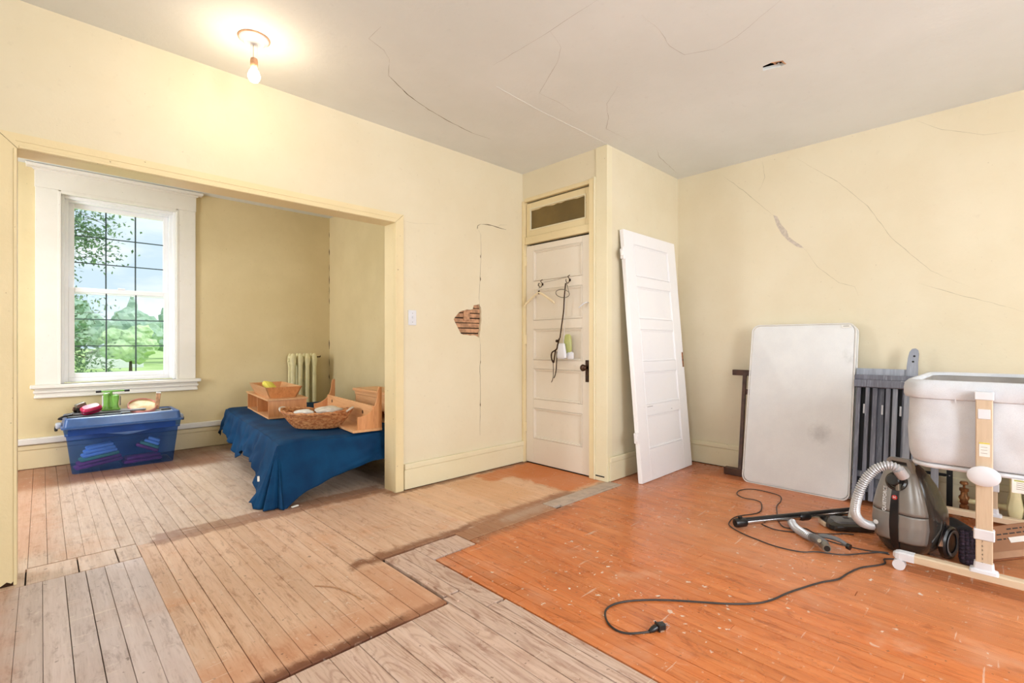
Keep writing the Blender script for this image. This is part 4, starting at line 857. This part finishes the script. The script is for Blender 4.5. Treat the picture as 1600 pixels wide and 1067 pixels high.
# dark wooden folding stand behind the mattress
ws = thing('wooden_stand', 'dark brown wooden stand half hidden behind the left of the mattress', 'stand', (4.362, 1.40, 0)); ws.rotation_euler = (0, 0, 0)
MB().box(-.03, .03, -.30, .375, .0, .062, .004).build('foot_bar', 'brown_wood', ws)
for y_ in (.245, -.15):
    m = MB(); m.loft([[(x_ + a, yy + b, z_) for a, b in ((-.012, -.014), (.012, -.014), (.012, .014), (-.012, .014))] for x_, yy, z_ in ((0, y_, .06), (.165, y_ + .02, .885))]); m.build('post', 'brown_wood', ws)
MB().box(.155, .185, -.30, .372, .865, .915, .003).build('top_bar', 'brown_wood', ws); MB().box(.128, .148, -.14, .255, .70, .745, .002).build('cross_rail', 'brown_wood', ws)

# slatted folded chair
fc = thing('slatted_folding_chair', 'folded charcoal slatted wooden chair leaning on the wall beside the mattress', 'folding chair', (4.18, .545, 0)); fc.rotation_euler = (0, math.radians(12.5), 0)
def sl(nm, mat, y0, y1, x0, x1, z0, z1, c=.003): return MB().box(x0, x1, y0, y1, z0, z1, c).build(nm, mat, fc)
sl('back_rail', 'slat_light', -.04, .275, .045, .075, .94, 1.00)
sl('top_rail', 'slat', -.10, .275, -.005, .030, .905, .945, .006); sl('top_rail', 'slat', -.115, .275, -.012, .022, .85, .905, .004)
ys = [(.262, .235, 'slat'), (.205, .18, 'slat'), (.165, .135, 'slat'), (.085, .058, 'slat'), (.048, .018, 'slat_light'), (-.018, -.058, 'slat_light'), (-.064, -.105, 'slat_light')]
for i, (a, b, mm) in enumerate(ys):
    sl('slat', mm, b, a, (.0 if i % 2 else .012), (.018 if i % 2 else .03), .04, .855)
for a, b in ((.27, .245), (.14, .10), (.0, -.03)): sl('rear_slat', 'slat', b, a, .055, .07, .04, .95)
sl('gap_shade_sheet', 'black_matte', -.10, .27, .078, .084, .04, .93)  # added dark sheet, stands in for the shade in the slat gaps
for z_ in (.20, .10): sl('cross_rail', 'slat', -.10, .27, .034, .052, z_, z_ + .045)
for y_ in (.208, .10, -.004): sl('spacer', 'white_plastic', y_ + .012, y_, .028, .036, .66, .73, .002)
m = MB(); arc = [(.0, .90)] + [(0, 1.05)] + [(-.005 + .036 - .036 * math.cos(a) if 0 else .0, 0) for a in ()]
post = [(-.035, .86), (-.035, 1.02), (-.040, 1.08), (-.048, 1.125), (-.062, 1.148), (-.082, 1.152), (-.096, 1.14), (-.10, 1.115), (-.097, 1.06), (-.098, 1.0), (-.098, .86)]
m.prism([[(y_ + .012, z_) for y_, z_ in post]], .034, .055, 'x'); m.build('rear_post', 'slat_light', fc)
for y_, z_ in ((-.052, 1.095), (-.058 + .012, 1.055)): MB().lathe([(.007, 0), (.007, .002)], 12, Matrix.Translation((.034, y_ - .012, z_)) @ Ry).build('screw_hole', 'black', fc)
MB().tube([(-.014, -.06, .88), (-.016, -.02, .898), (-.016, .0, .902)], .003, 6).build('pencil_mark', 'slat_light', fc)
# second grey rail of another folded piece, below the bassinet
fr_ = thing('grey_upright', 'grey painted wooden upright standing between the vacuum and the metal rack', 'post', (4.25, .36, 0)); fr_.rotation_euler = (0, math.radians(9), 0)
MB().box(0, .022, -.02, .02, .0, .78, .003).build('upright', 'slat_light', fr_); MB().box(.022, .04, -.02, .02, .1, .14, .002).build('batten', 'slat', fr_)
rk = thing('metal_rack', 'black metal rack upright with short pegs standing under the bassinet', 'rack', (4.43, .295, 0)); rk.rotation_euler = (0, math.radians(6), 0)
MB().box(0, .012, -.016, .016, 0, .62, .002).build('upright', 'black', rk)
for z_ in (.545, .39, .24): MB().box(-.006, .010, .016, .14, z_, z_ + .02, .004).build('peg', 'black_matte', rk); MB().lathe([(.004, 0), (.004, .003)], 8, Matrix.Translation((0, 0, z_ + .01)) @ Ry).build('rivet', 'chrome', rk)

# ------------------------------------------------------------------ bassinet
bs = thing('bassinet', 'grey linen bedside bassinet on pale wooden legs at the right edge', 'bassinet', (3.175, .09, 0))
yl, yr, xl_ = .285, -.275, 1.0   # local y range, length
cyb = (yl + yr) / 2; hyb = (yl - yr) / 2; cxb = .03 + xl_ / 2; hxb = xl_ / 2
def br(g, z_, r=.09): 
    out = []
    for (a, b, c) in rrect(cxb, cyb, hxb - g, hyb - g, r, z_, 8): out.append((a, b, c))
    return out
def fine_ring(g, z_, amp=.0, r=.09, per=140):
    base = br(g, z_, r); P_ = [Vector(p) for p in base]; P_.append(P_[0]); L = [0]
    for a, b in zip(P_, P_[1:]): L.append(L[-1] + (b - a).length)
    out = []; 
    for i in range(per):
        s = L[-1] * i / per; k = max(j for j in range(len(L)) if L[j] <= s + 1e-9); k = min(k, len(P_) - 2); t = (s - L[k]) / max(1e-6, L[k + 1] - L[k]); p = P_[k].lerp(P_[k + 1], t)
        c = Vector((cxb, cyb, z_)); n = (p - c).normalized(); w_ = 1.5 * amp * noise.noise(Vector((p.x * 9, p.y * 9, z_ * 7))) + amp * 1.0 * (1 - 2 * abs(noise.noise(Vector((p.x * 12, p.y * 12, z_ * 11 + 5))))); p = p + n * w_; out.append(p[:])
    return out
R = [fine_ring(.03, .545, 0, .07)] + [fine_ring(g, z_, a_) for g, z_, a_ in ((.012, .555, .002), (.004, .575, .004), (0, .62, .008), (0, .67, .010), (0, .72, .010), (0, .77, .008), (0, .82, .006), (0, .865, .003), (.002, .885, .001))]
MB().loft(R, True).build('fabric_wall', 'bassinet', bs, True)
R = [fine_ring(.018, .952, 0), fine_ring(.018, .90, 0), fine_ring(.016, .86, .004), fine_ring(.016, .80, .004)]
MB().loft(R, False).build('lining', 'bassinet_in', bs, True)
R = [fine_ring(g, z_, a_) for g, z_, a_ in ((.004, .872, .002), (-.012, .878, .005), (-.018, .895, .006), (-.018, .925, .005), (-.014, .950, .004), (-.002, .966, .002), (.012, .968, .002), (.022, .960, .001), (.024, .948, .001))]
MB().loft(R, False).build('padded_rim', 'bassinet', bs, True)
MB().loft([br(.02, .84), br(.02, .862), br(.04, .87)], True).build('pad', 'pad', bs)
pp_ = [Vector(p) + Vector((0, 0, 0)) for p in br(.02, .535)]; pp_.append(pp_[0]); MB().tube(pp_, .011, 8, False).build('base_tube', 'white_plastic', bs, True)
MB().box(.018, .024, .098, .102, .862, .885).build('zip_pull', 'white_plastic', bs)
# posts (near and far end)
for i, x_ in enumerate((-.015, xl_ + .065)):
    MB().box(x_ - .014, x_ + .014, -.03, .028, .075, .935 - .03, .003).build('post', 'pale_wood', bs); MB().box(x_ - .018, x_ + .018, -.034, .032, .888, .925, .003).build('post_cap', 'white_plastic', bs)
    MB().box(x_ - .020, x_ + .020, -.037, .035, .235, .285, .004).build('sleeve', 'white_plastic', bs)
    m = MB(); m.loft([rrect(x_, 0, a, b, .01, z_, 4) for a, b, z_ in ((.028, .052, .082), (.026, .048, .095), (.018, .036, .10), (.017, .034, .13))]); m.build('post_foot', 'white_plastic', bs, True)
    r_ = MB(); r_.loft([[(x_ + a, b, c) for a, b, c in ((-.026, y_, .052), (.026, y_, .052), (.026, y_, .082), (.018, y_, .088), (-.018, y_, .088), (-.026, y_, .082))] for y_ in (.31, -.50)]); r_.build('foot_rail', 'pale_wood_y', bs)
    for y_, s_ in ((.31, 1), (-.50, -1)):
        e_ = MB(); e_.loft([rrect(x_, y_ + s_ * d_, hx_, .0, 0, 0, 3) and [(x_ + a * hx_, y_ + s_ * d_, .07 + b * hz_) for a, b in ((-1, -1), (1, -1), (1, .7), (.7, 1), (-.7, 1), (-1, .7))] for d_, hx_, hz_ in ((-.06, .0275, .0195), (0, .0275, .0195), (.015, .024, .016), (.026, .012, .008))]); e_.build('end_cap', 'white_plastic', bs)
        w_ = MB(); w_.tube([(x_ - .032, y_, .026), (x_ - .012, y_, .026)], .0265, 18); w_.tube([(x_ - .008, y_ , .026), (x_ + .012, y_, .026)], .0265, 18); w_.tube([(x_ - .01, y_, .03), (x_ - .01, y_, .055)], .008, 8); w_.build('caster', 'white_plastic', bs, True)
MB().lathe([(.02, 0), (.052, .001), (.058, .006), (.058, .014), (.045, .022), (.02, .025)], 32, Matrix.Translation((-.029, 0, .535)) @ Ry @ Matrix.Scale(.8, 4, (1, 0, 0))).build('tilt_knob', 'white_plastic', bs, True)
MB().box(-.0315, -.029, -.022, .020, .80, .845, .001).build('level_window', 'white_plastic', bs)
stk = MB().box(-.0305, -.029, -.020, .016, .625, .69, .0005).build('sticker', 'paper', bs); MB().box(-.0310, -.030, -.020, .016, .684, .690).build('sticker_band', 'yellow_paper', stk)
FX = Matrix.Rotation(-PI / 2, 4, 'Z') @ Matrix.Rotation(PI / 2, 4, 'X')   # text facing -x
for z_ in (.668, .655, .640): MB().box(-.0309, -.0304, -.012, .010, z_, z_ + .0015).build('printed_line', 'metal_grey', stk)
for n_, z_ in zip('7654321', (.222, .202, .182, .162, .142, .122, .106)): text('scale_number', n_, .013, 'ink', bs, Matrix.Translation((-.0296, .005, z_ + .006)) @ FX)
# booklet clipped under the basket
bo = thing('instruction_booklet', 'white printed booklet tucked under the bassinet bottom edge', 'booklet', (3.19, -.02, .47))
MB().box(-.004, .004, -.16, .02, 0, .062, .001).build('pages', 'paper', bo)
for z_, w_ in ((.045, .10), (.036, .08), (.027, .11), (.018, .06)): MB().box(-.0046, -.0040, .005 - w_, .005, z_, z_ + .002).build('printed_line', 'metal_grey', bo)
MB().box(-.0046, -.0040, -.07, .012, .053, .060).build('printed_band', 'mint_glass', bo)

# ------------------------------------------------------------------ vacuum cleaner
VC = (3.446, .403, 0); va = math.radians(-17)
vc = thing('vacuum_cleaner', 'silver and black canister vacuum cleaner standing on end by the bassinet', 'vacuum cleaner', VC, va)
# local: front faces -x, y across, z up
prof_v = [(.015, .085, -.10, .12), (.05, .120, -.115, .15), (.10, .142, -.13, .17), (.17, .152, -.135, .175), (.25, .146, -.13, .165), (.32, .130, -.122, .14), (.38, .112, -.11, .11), (.43, .092, -.098, .07), (.47, .076, -.088, .03), (.495, .062, -.078, .0)]
def vring_(z_, hw_, xf, xb, g=0, n=40):
    out = []
    for i in range(n):
        a = 2 * PI * i / n; c, s = math.cos(a), math.sin(a); e = .55
        x = (abs(c) ** e) * (1 if c > 0 else -1); y = (abs(s) ** e) * (1 if s > 0 else -1)
        cx_ = (xf + xb) / 2; hx_ = (xb - xf) / 2; out.append((cx_ + x * (hx_ + g), y * (hw_ + g) * (1 - .12 * max(0, -x)), z_))
    return out
def interp(z_):
    for a, b in zip(prof_v, prof_v[1:]):
        if a[0] <= z_ <= b[0]: t = (z_ - a[0]) / (b[0] - a[0]); return [a[k] + (b[k] - a[k]) * t for k in (1, 2, 3)]
    return list(prof_v[-1][1:]) if z_ > .2 else list(prof_v[0][1:])
MB().loft([vring_(*p) for p in prof_v]).build('body', 'smoke', vc, True)
def front_patch(z0, z1, y0, y1, g, nm, mat, nz=16, ny=10, par=vc, yfun=None):
    m = MB(); R = []
    for i in range(nz + 1):
        z_ = z0 + (z1 - z0) * i / nz; hw_, xf, xb = interp(z_); row = []
        for j in range(ny + 1):
            f = y0 + (y1 - y0) * j / ny
            if yfun: f = yfun(f, z_)
            f = max(-.985, min(.985, f)); y_ = f * hw_ * .88; q = abs(f); cx_ = (xf + xb) / 2; hx_ = (xb - xf) / 2
            x_ = (1 - q ** (1 / .275 / 1)) ** .275 if q < 1 else 0
            row.append((cx_ - hx_ * x_ - g, y_ * (1 + .3 * max(0, q - .8)), z_))
        R.append(row)
    m.loft(R, False, False); return m.build(nm, mat, par, True, solid=.004)
front_patch(.085, .232, -.95, -.135, .006, 'lower_panel', 'silver'); front_patch(.085, .232, .135, .95, .006, 'lower_panel', 'silver')
front_patch(.236, .492, -.95, -.135, .006, 'upper_panel', 'silver'); front_patch(.236, .492, .135, .95, .006, 'upper_panel', 'silver')
front_patch(.02, .46, -.16, .16, .007, 'centre_stripe', 'black'); front_patch(.42, .492, -.14, .14, .006, 'top_panel', 'silver')
# handle with slot
m = MB(); m.prism([[(-.070, .455), (.070, .455), (.056, .512), (.044, .524), (-.044, .524), (-.056, .512)], [(-.040, .486), (-.036, .508), (.036, .508), (.040, .486)]], -.090, -.058, 'x'); m.build('carry_handle', 'silver', vc)
MB().box(-.080, -.070, -.039, .039, .487, .507, .002).build('handle_slot', 'black', vc)
# inlet
IN = Matrix.Translation((-.105, .0, .40)) @ Matrix.Rotation(math.radians(-72), 4, 'Y')
MB().lathe([(.001, 0), (.048, 0), (.052, .008), (.050, .016), (.040, .020), (.036, .016), (.001, .014)], 28, IN).build('inlet_ring', 'smoke', vc, True)
MB().lathe([(.026, .012), (.030, .02), (.030, .05), (.026, .055)], 20, IN).build('inlet_elbow', 'black', vc, True)
MB().box(-.15, -.12, -.028, -.01, .36, .40, .004).build('release_latch', 'metal_grey', vc)
# badge and lettering
pf_ = interp(.335); xb_ = pf_[1] - .0165
bdg = MB().lathe([(.001, 0), (.0125, 0), (.0125, .003), (.001, .003)], 24, Matrix.Translation((xb_ + .004, 0, .318)) @ Ry).build('badge', 'red', vc)
text('badge_letter', 'H', .017, 'white_print', bdg, Matrix.Translation((xb_ - .0003, 0, .318)) @ FX, bold=.0004)
lt = Matrix.Translation((pf_[1] - .0125, .047, .30)) @ Matrix.Rotation(math.radians(7), 4, 'Y') @ Matrix.Rotation(math.radians(0), 4, 'Z') @ FX @ Matrix.Rotation(PI / 2, 4, 'Z') 
text('lettering', 'QUIETFORCE', .023, 'white_print', vc, lt, .003, 1.0)
MB().lathe([(.009, 0), (.012, .001), (.012, .002)], 16, Matrix.Translation((interp(.15)[1] - .008, .085, .16)) @ Ry).build('logo_ring', 'white_print', vc)
# wheel and fender on the -y side, caster on the other
for s_ in (-1, 1):
    W_ = Matrix.Translation((.085, s_ * .135, .088)) @ Matrix.Rotation(s_ * PI / 2 * -1, 4, 'X')
    wh_ = MB().lathe([(.001, 0), (.080, 0), (.086, .008), (.086, .024), (.078, .032), (.06, .034), (.055, .028), (.001, .03)], 32, W_).build('wheel', 'black', vc, True)
    MB().lathe([(.052, .030), (.066, .034), (.068, .036), (.066, .0375), (.052, .034), (.052, .030)], 32, W_, False).build('wheel_ring', 'grey_plastic', wh_, True)
m = MB(); m.add([(-.03, -.150, .09), (.03, -.156, .21), (.045, -.158, .19), (-.005, -.158, .085)], [(0, 1, 2, 3)]); m.build('side_accent', 'chrome', vc, solid=.004)
# hose: two looped sections
def corr(path, r, nm, par, k=16, dr=.0038, mat='hose'):
    P_ = spline(path, 40); L = [0]
    for a, b in zip(P_, P_[1:]): L.append(L[-1] + (b - a).length)
    T = L[-1]; step = .0040; out = []; rs = []; s = 0; i = 0; q = 0
    while s <= T:
        while i < len(L) - 2 and L[i + 1] < s: i += 1
        t = (s - L[i]) / max(1e-9, L[i + 1] - L[i]); out.append(P_[i].lerp(P_[i + 1], t)); rs.append(r + (dr if q % 3 == 0 else (-dr if q % 3 == 1 else dr * .5))); s += step; q += 1
    return MB().tube(out, rs, k).build(nm, mat, par, True)
hs = thing('vacuum_hose', 'ribbed grey vacuum hose arching from the top inlet down to the floor', 'hose', (0, 0, 0))
HP = [(3.19, 0.387, 0.464),(3.169, 0.408, 0.504),(3.158, 0.446, 0.518),(3.148, 0.498, 0.491),(3.141, 0.547, 0.418),(3.138, 0.577, 0.323),(3.167, 0.591, 0.238),(3.233, 0.583, 0.178),(3.327, 0.562, 0.135),(3.442, 0.533, 0.105)]
corr(HP, .0205, 'ribbed_tube', hs); MB().tube([HP[0], HP[1]], .027, 16).build('cuff', 'hose', hs, True)
# wand
wn_ = thing('vacuum_wand', 'black and chrome vacuum wand lying on the orange floor, open end left', 'wand', (0, 0, 0))
A_, B_ = Vector((3.10, 1.20, .034)), Vector((3.82, .69, .064)); D_ = (B_ - A_).normalized(); Cc = D_.cross(Vector((0, 0, 1))).normalized(); Un = Cc.cross(D_)
def wp(t, u=0, n_=0): return A_.lerp(B_, t) + Un * u + Cc * n_
MB().tube([wp(.05, 0), wp(.97, 0)], .0195, 16).build('chrome_tube', 'chrome', wn_, True)
MB().tube([wp(.05, .011), wp(.98, .011)], .0165, 12).build('cable_channel', 'black', wn_, True)
MB().tube([wp(-.0), wp(.012), wp(.075), wp(.085)], [.025, .028, .028, .023], 18).build('collar', 'black', wn_, True); MB().box(-.012, .012, -.01, .01, 0, .014, .003, Matrix.Translation(wp(.04, .026))).build('release_button', 'black', wn_)
MB().tube([wp(.50), wp(.52), wp(.57), wp(.585)], [.022, .027, .027, .022], 18).build('middle_collar', 'black', wn_, True)
MB().tube([wp(-.003), wp(.002)], .015, 16).build('mouth', 'dark', wn_)
# second hose with handle
h2 = thing('hose_handle', 'grey curved handle grip with a short ribbed hose lying on the orange floor', 'handle', (0, 0, 0))
corr([(3.50, .985, .030), (3.42, .975, .024), (3.32, .925, .023), (3.24, .85, .025), (3.205, .80, .028)], .0205, 'ribbed_hose', h2)
MB().tube(spline([(3.215, .815, .028), (3.18, .775, .034), (3.13, .735, .038), (3.095, .715, .036)]), [.021] * 3 + [.024] * 8 + [.026] * 5 + [.023] * 3, 14).build('grip', 'grey_plastic', h2, True)
MB().tube([(3.107, .722, .037), (3.072, .700, .035)], [.024, .021], 16).build('nozzle_mouth', 'metal_grey', h2, True); MB().tube([(3.073, .701, .035), (3.068, .698, .035)], .015, 14).build('mouth_hole', 'dark', h2)
MB().tube(spline([(3.20, .79, .040), (3.19, .73, .060), (3.185, .67, .058), (3.17, .625, .042)]), [.010] * 3 + [.013] * 10 + [.011] * 6, 10).build('pistol_handle', 'grey_plastic', h2, True)
MB().tube([(3.17, .628, .042), (3.165, .612, .040)], .016, 12).build('plug_end', 'black', h2, True); MB().tube([(3.10, .735, .05), (3.085, .74, .062)], .011, 10).build('slider', 'chrome', h2, True)
# floor nozzle
fn = thing('floor_nozzle', 'dark grey vacuum floor head lying beside the canister', 'vacuum head', (3.62, .72, 0), math.radians(38))
MB().loft([rrect(0, 0, a, b, .035, z_, 5) for a, b, z_ in ((.085, .125, .004), (.09, .13, .012), (.088, .127, .035), (.06, .10, .055))]).build('housing', 'smoke', fn, True)
MB().loft([rrect(-.02, .02, a, b, .03, z_, 5) for a, b, z_ in ((.055, .085, .035), (.05, .075, .058), (.03, .05, .066))]).build('top_cover', 'grey_plastic', fn, True)
MB().tube([(-.07, -.09, .03), (-.04, -.10, .03)], .024, 16).build('roller', 'grey_plastic', fn, True); MB().box(-.02, .06, .09, .14, .004, .03, .003).build('bare_plate', 'pale_wood', fn)
m = MB(); m.tube([(.0, -.02, .05), (.05, -.06, .09), (.10, -.10, .12)], .018, 12); m.build('neck', 'chrome', fn, True)
for k_ in range(3): MB().box(-.035 + k_ * .010, -.030 + k_ * .010, .0, .03, .0655, .068).build('vent_mark', 'black', fn)
# cords
z_c = .0048
def cordo(name, label, P2, r=.0042, z0=z_c, zs=None):
    pts = [(x, y, (zs[i] if zs else z0)) for i, (x, y) in enumerate(P2)]; o = thing(name, label, 'cord', (P2[0][0], P2[0][1], 0)); o.location = (0, 0, 0)
    MB().tube(spline(pts, 6), r, 8).build('cable', 'cord', o, True); return o
c1 = cordo('power_cord', 'long grey power cord curling across the orange floor to its black plug',
           [(1.734, 1.004), (1.672, 1.05), (1.651, 1.094), (1.666, 1.149), (1.713, 1.199), (1.761, 1.22), (1.818, 1.215), (1.884, 1.183), (1.958, 1.123), (2.033, 1.043), (2.105, .952), (2.178, .863), (2.261, .788), (2.345, .747), (2.469, .715), (2.595, .672), (2.691, .635), (2.784, .587), (2.897, .567), (3.01, .536), (3.10, .485), (3.162, .46), (3.22, .47), (3.27, .42)])
m = MB(); m.tube([(1.734, 1.004, .006), (1.75, .998, .010), (1.768, .992, .014)], [.006, .012, .013], 12); m.build('plug_neck', 'black', c1, True)
m = MB(); m.box(-.016, .016, -.014, .014, 0.001, .026, .004, Matrix.Translation((1.792, .983, 0)) @ Matrix.Rotation(-.5, 4, 'Z')); m.box(-.004, .004, -.019, .019, 0.0, .030, .003, Matrix.Translation((1.775, .990, 0)) @ Matrix.Rotation(-.5, 4, 'Z')); m.build('plug', 'black', c1)
for s_ in (-.006, .006): MB().box(0, .018, s_ - .0008, s_ + .0008, .011, .017, 0, Matrix.Translation((1.806, .976, 0)) @ Matrix.Rotation(-.5, 4, 'Z')).build('prong', 'chrome', c1)
cordo('floor_cable', 'thin black cable looping behind and below the vacuum wand', [(3.308, .462), (3.302, .503), (3.235, .557), (3.123, .64), (3.063, .75), (3.002, .808), (2.981, .928), (3.01, 1.049), (3.039, 1.131), (3.09, 1.215), (3.16, 1.26), (3.31, 1.27), (3.497, 1.196), (3.706, 1.25), (3.757, 1.31), (3.747, 1.387), (3.813, 1.461), (3.931, 1.478), (4.024, 1.418), (4.026, 1.297), (3.984, 1.211), (3.855, 1.169), (3.738, 1.157), (3.578, 1.107), (3.4, 1.04), (3.326, .976), (3.40, .893), (3.36, .829), (3.427, .744), (3.48, .70), (3.50, .66)], .0034)
cordo('floor_cable', 'thin black cable lying between the hose handle and the canister base', [(3.295, 1.117), (3.262, 1.066), (3.25, 1.0), (3.30, .90), (3.34, .855), (3.29, .764), (3.275, .662), (3.283, .565), (3.318, .50), (3.33, .47)], .0034)

# ------------------------------------------------------------------ clutter under the bassinet
bxx = thing('cardboard_box', 'taped brown cardboard box tipped on its edge under the bassinet', 'box', (3.44, .085, .055)); bxx.rotation_euler = (math.radians(-24), math.radians(24), math.radians(0))
MB().box(0, .12, -.50, .0, 0, .15, .003).build('carton', 'cardboard', bxx); MB().box(.035, .07, -.50, .0, -.0012, .0, 0).build('tape', 'tape', bxx); MB().box(-.0012, .0, -.50, 0, .0, .03, 0).build('tape', 'tape', bxx)
MB().box(-.002, -.0005, -.28, -.12, .065, .09, 0).build('label', 'paper', bxx); MB().box(-.002, -.0005, -.085, -.02, .122, .134, 0).build('label_strip', 'paper', bxx)
rnd = random.Random(5)
for zz, y_s in ((.105, -.06), (.125, -.13), (.082, -.03)):
    y_ = y_s
    for k_ in range(9): w_ = rnd.uniform(.008, .022); MB().box(-.001, -.0004, y_ - w_, y_, zz, zz + .006, 0).build('print_mark', 'ink', bxx); y_ -= w_ + .006
def fleece():
    o = thing('fleece_slipper', 'dark purple ribbed fleece bundle standing next to the bassinet leg', 'slipper', (3.44, .145, 0), .3)
    for i in range(5):
        y_ = -.034 + i * .017; pts = [(0, y_, .015), (.004, y_, .06), (.0, y_, .12), (.006, y_, .17), (.01, y_, .185)]
        P_ = spline(pts, 8); rs = [.011 + .003 * math.sin(k * 2.4 + i) for k in range(len(P_))]; MB().tube(P_, rs, 9).build('fleece_rib', 'fluffy', o, True)
    MB().loft([rrect(.03, 0, a, b, .03, z_, 4) for a, b, z_ in ((.03, .035, .004), (.035, .042, .03), (.035, .040, .12), (.025, .034, .17))]).build('body', 'fluffy', o, True)
fleece()
rl = thing('black_roll', 'black round roll lying on the floor behind the vacuum wheel', 'roll', (3.80, .215, 0), .4)
rl.rotation_euler = (0, 0, .5)
MB().tube([(-.07, 0, .062), (-.068, 0, .062), (.07, 0, .062)], [.055, .062, .062], 24).build('roll_body', 'black_matte', rl, True); MB().tube([(-.073, 0, .062), (-.066, 0, .062)], .03, 18).build('core', 'black', rl, True)
tag(MB().box(4.50, 4.54, 2.20, 2.226, .0, .012, .003).build('door_wedge', 'black_matte'), 'tiny dark block on the floor in the corner by the white door', 'wedge')
# fragments around: curled shaving on middle boards
tag(MB().tube(spline([(.93, 2.30, .003), (.99, 2.22, .004), (1.02, 2.12, .003), (1.03, 2.03, .003)]), .003, 6).build('wood_splinter', 'lath', None, True), 'thin orange-brown splinter lying on the tan floorboards', 'splinter')

# ------------------------------------------------------------------ outside the alcove window
lawn = MB(); lawn.box(-120, 160, YW + .6, 260, -1.2, -.85); lo_ = lawn.build('lawn', 'lawn'); struct(lo_)
def crown(mb, c, r, seed, n=2, f=1.0):
    bm = bmesh.new(); bmesh.ops.create_icosphere(bm, subdivisions=n, radius=1)
    for v_ in bm.verts:
        p = v_.co.copy(); k = 1 + .32 * noise.noise(p * 2.1 * f + Vector((seed, 0, 0))) + .16 * noise.noise(p * 5 * f + Vector((seed, 7, 0))); v_.co = Vector(c) + Vector((p.x * r[0] * k, p.y * r[1] * k, p.z * r[2] * k))
    bm.verts.index_update(); mb.add([v_.co[:] for v_ in bm.verts], [[q.index for q in f_.verts] for f_ in bm.faces]); bm.free()
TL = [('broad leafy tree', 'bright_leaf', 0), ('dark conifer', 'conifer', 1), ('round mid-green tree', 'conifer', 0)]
labs = ['leftmost distant tree beyond the lawn, at the left edge of the window glass', 'broad pale green tree just right of the left edge of the window', 'tall soft green tree behind the left muntin of the lower sash', 'rounded tree beyond the lawn near the middle panes', 'bushy bright tree low in the middle panes of the lower sash', 'dark pointed conifer on the skyline at the middle of the window', 'dark pointed conifer on the skyline near the right panes', 'dense green tree behind the right-hand panes', 'sunlit low tree in the bottom right panes', 'distant tree at the right edge of the window glass']
spec = [(-7, 64, 7.5, 0), (-2.0, 46, 4.8, 0), (2.0, 66, 7.6, 2), (6.0, 58, 6.0, 2), (4.6, 44, 3.6, 0), (8.0, 75, 7.6, 1), (12.6, 80, 8.6, 1), (11.6, 62, 6.2, 2), (7.6, 40, 3.2, 0), (16.5, 66, 7.0, 2)]
for (x, y, h_, k_), lb_ in zip(spec, labs):
    o = thing('tree', lb_, 'tree', (x, y, -.85)); m = MB(); m.tube([(0, 0, 0), (0, 0, h_ * .5)], [h_ * .03, h_ * .015], 7); m.build('trunk', 'bark', o)
    m = MB(); rnd = random.Random(int(x * 10 + y))
    if k_ == 1:
        for i in range(7): q = i / 6; crown(m, (0, 0, h_ * (.25 + .72 * q)), (h_ * (.26 * (1 - q) + .03),) * 2 + (h_ * .14,), i + x, 2, 2)
    else:
        for i in range(12): a = rnd.uniform(0, 6.28); rr = rnd.uniform(0, .30) * h_; crown(m, (rr * math.cos(a), rr * math.sin(a), h_ * rnd.uniform(.32, .78)), (h_ * .2, h_ * .2, h_ * .16), i * 3.1 + x, 3, 2)
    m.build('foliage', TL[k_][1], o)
# near tree with loose leaves at the upper left
nt = thing('leafy_tree', 'near tree whose loose branches cross the upper left window panes', 'tree', (-.65, 14.5, -.85)); nb = MB(); lf = MB(); rnd = random.Random(11)
nb.tube([(0, 0, 0), (.02, 0, 2.5), (-.1, 0, 5.5)], [.14, .11, .05], 8)
def leafy(p0, d, L, n, spread):
    p = Vector(p0); pts = [p.copy()]
    for i in range(6): d = (d + Vector((rnd.uniform(-.25, .25), rnd.uniform(-.2, .2), rnd.uniform(-.22, .14)))).normalized(); p = p + d * L / 6; pts.append(p.copy())
    nb.tube(pts, [.022, .018, .014, .011, .008, .006, .003], 5)
    for i in range(n):
        q = pts[rnd.randint(1, 6)] + Vector([rnd.gauss(0, spread) for _ in range(3)]); s = rnd.uniform(.035, .06); R3 = Quaternion((rnd.random() - .5, rnd.random() - .5, rnd.random() - .5), rnd.uniform(0, 6.28)).normalized()
        lf.add([q + R3 @ Vector(c) * s for c in ((-1, 0, 0), (-.2, .5, .1), (1, 0, 0), (-.2, -.5, .1))], [(0, 1, 2, 3)])
for i in range(15): a = rnd.uniform(-.8, .5); leafy((0, 0, rnd.uniform(2.2, 5.6)), Vector((math.cos(a), math.sin(a) * .5, rnd.uniform(-.1, .5))).normalized(), rnd.uniform(1.2, 2.1), 230, .17)
for i in range(6): leafy((0, 0, rnd.uniform(1.6, 2.4)), Vector((1, rnd.uniform(-.3, .3), -.25)).normalized(), rnd.uniform(1.4, 2.3), 200, .14)
nb.build('branches', 'bark', nt); q = lf.build('leaves', 'leaf', nt); q['kind'] = 'stuff'
sh5 = thing('garden_shed', 'low white shed on the lawn seen through the lower window panes', 'shed', (4.4, 52, -.85)); MB().box(-1.8, 1.8, -1, 1, 0, 1.2, .02).build('walls', 'white_plastic', sh5); MB().prism([[(-2, 1.2), (2, 1.2), (0, 1.9)]], -1.1, 1.1).build('roof', 'metal_grey', sh5)
print('boards', NB[0])
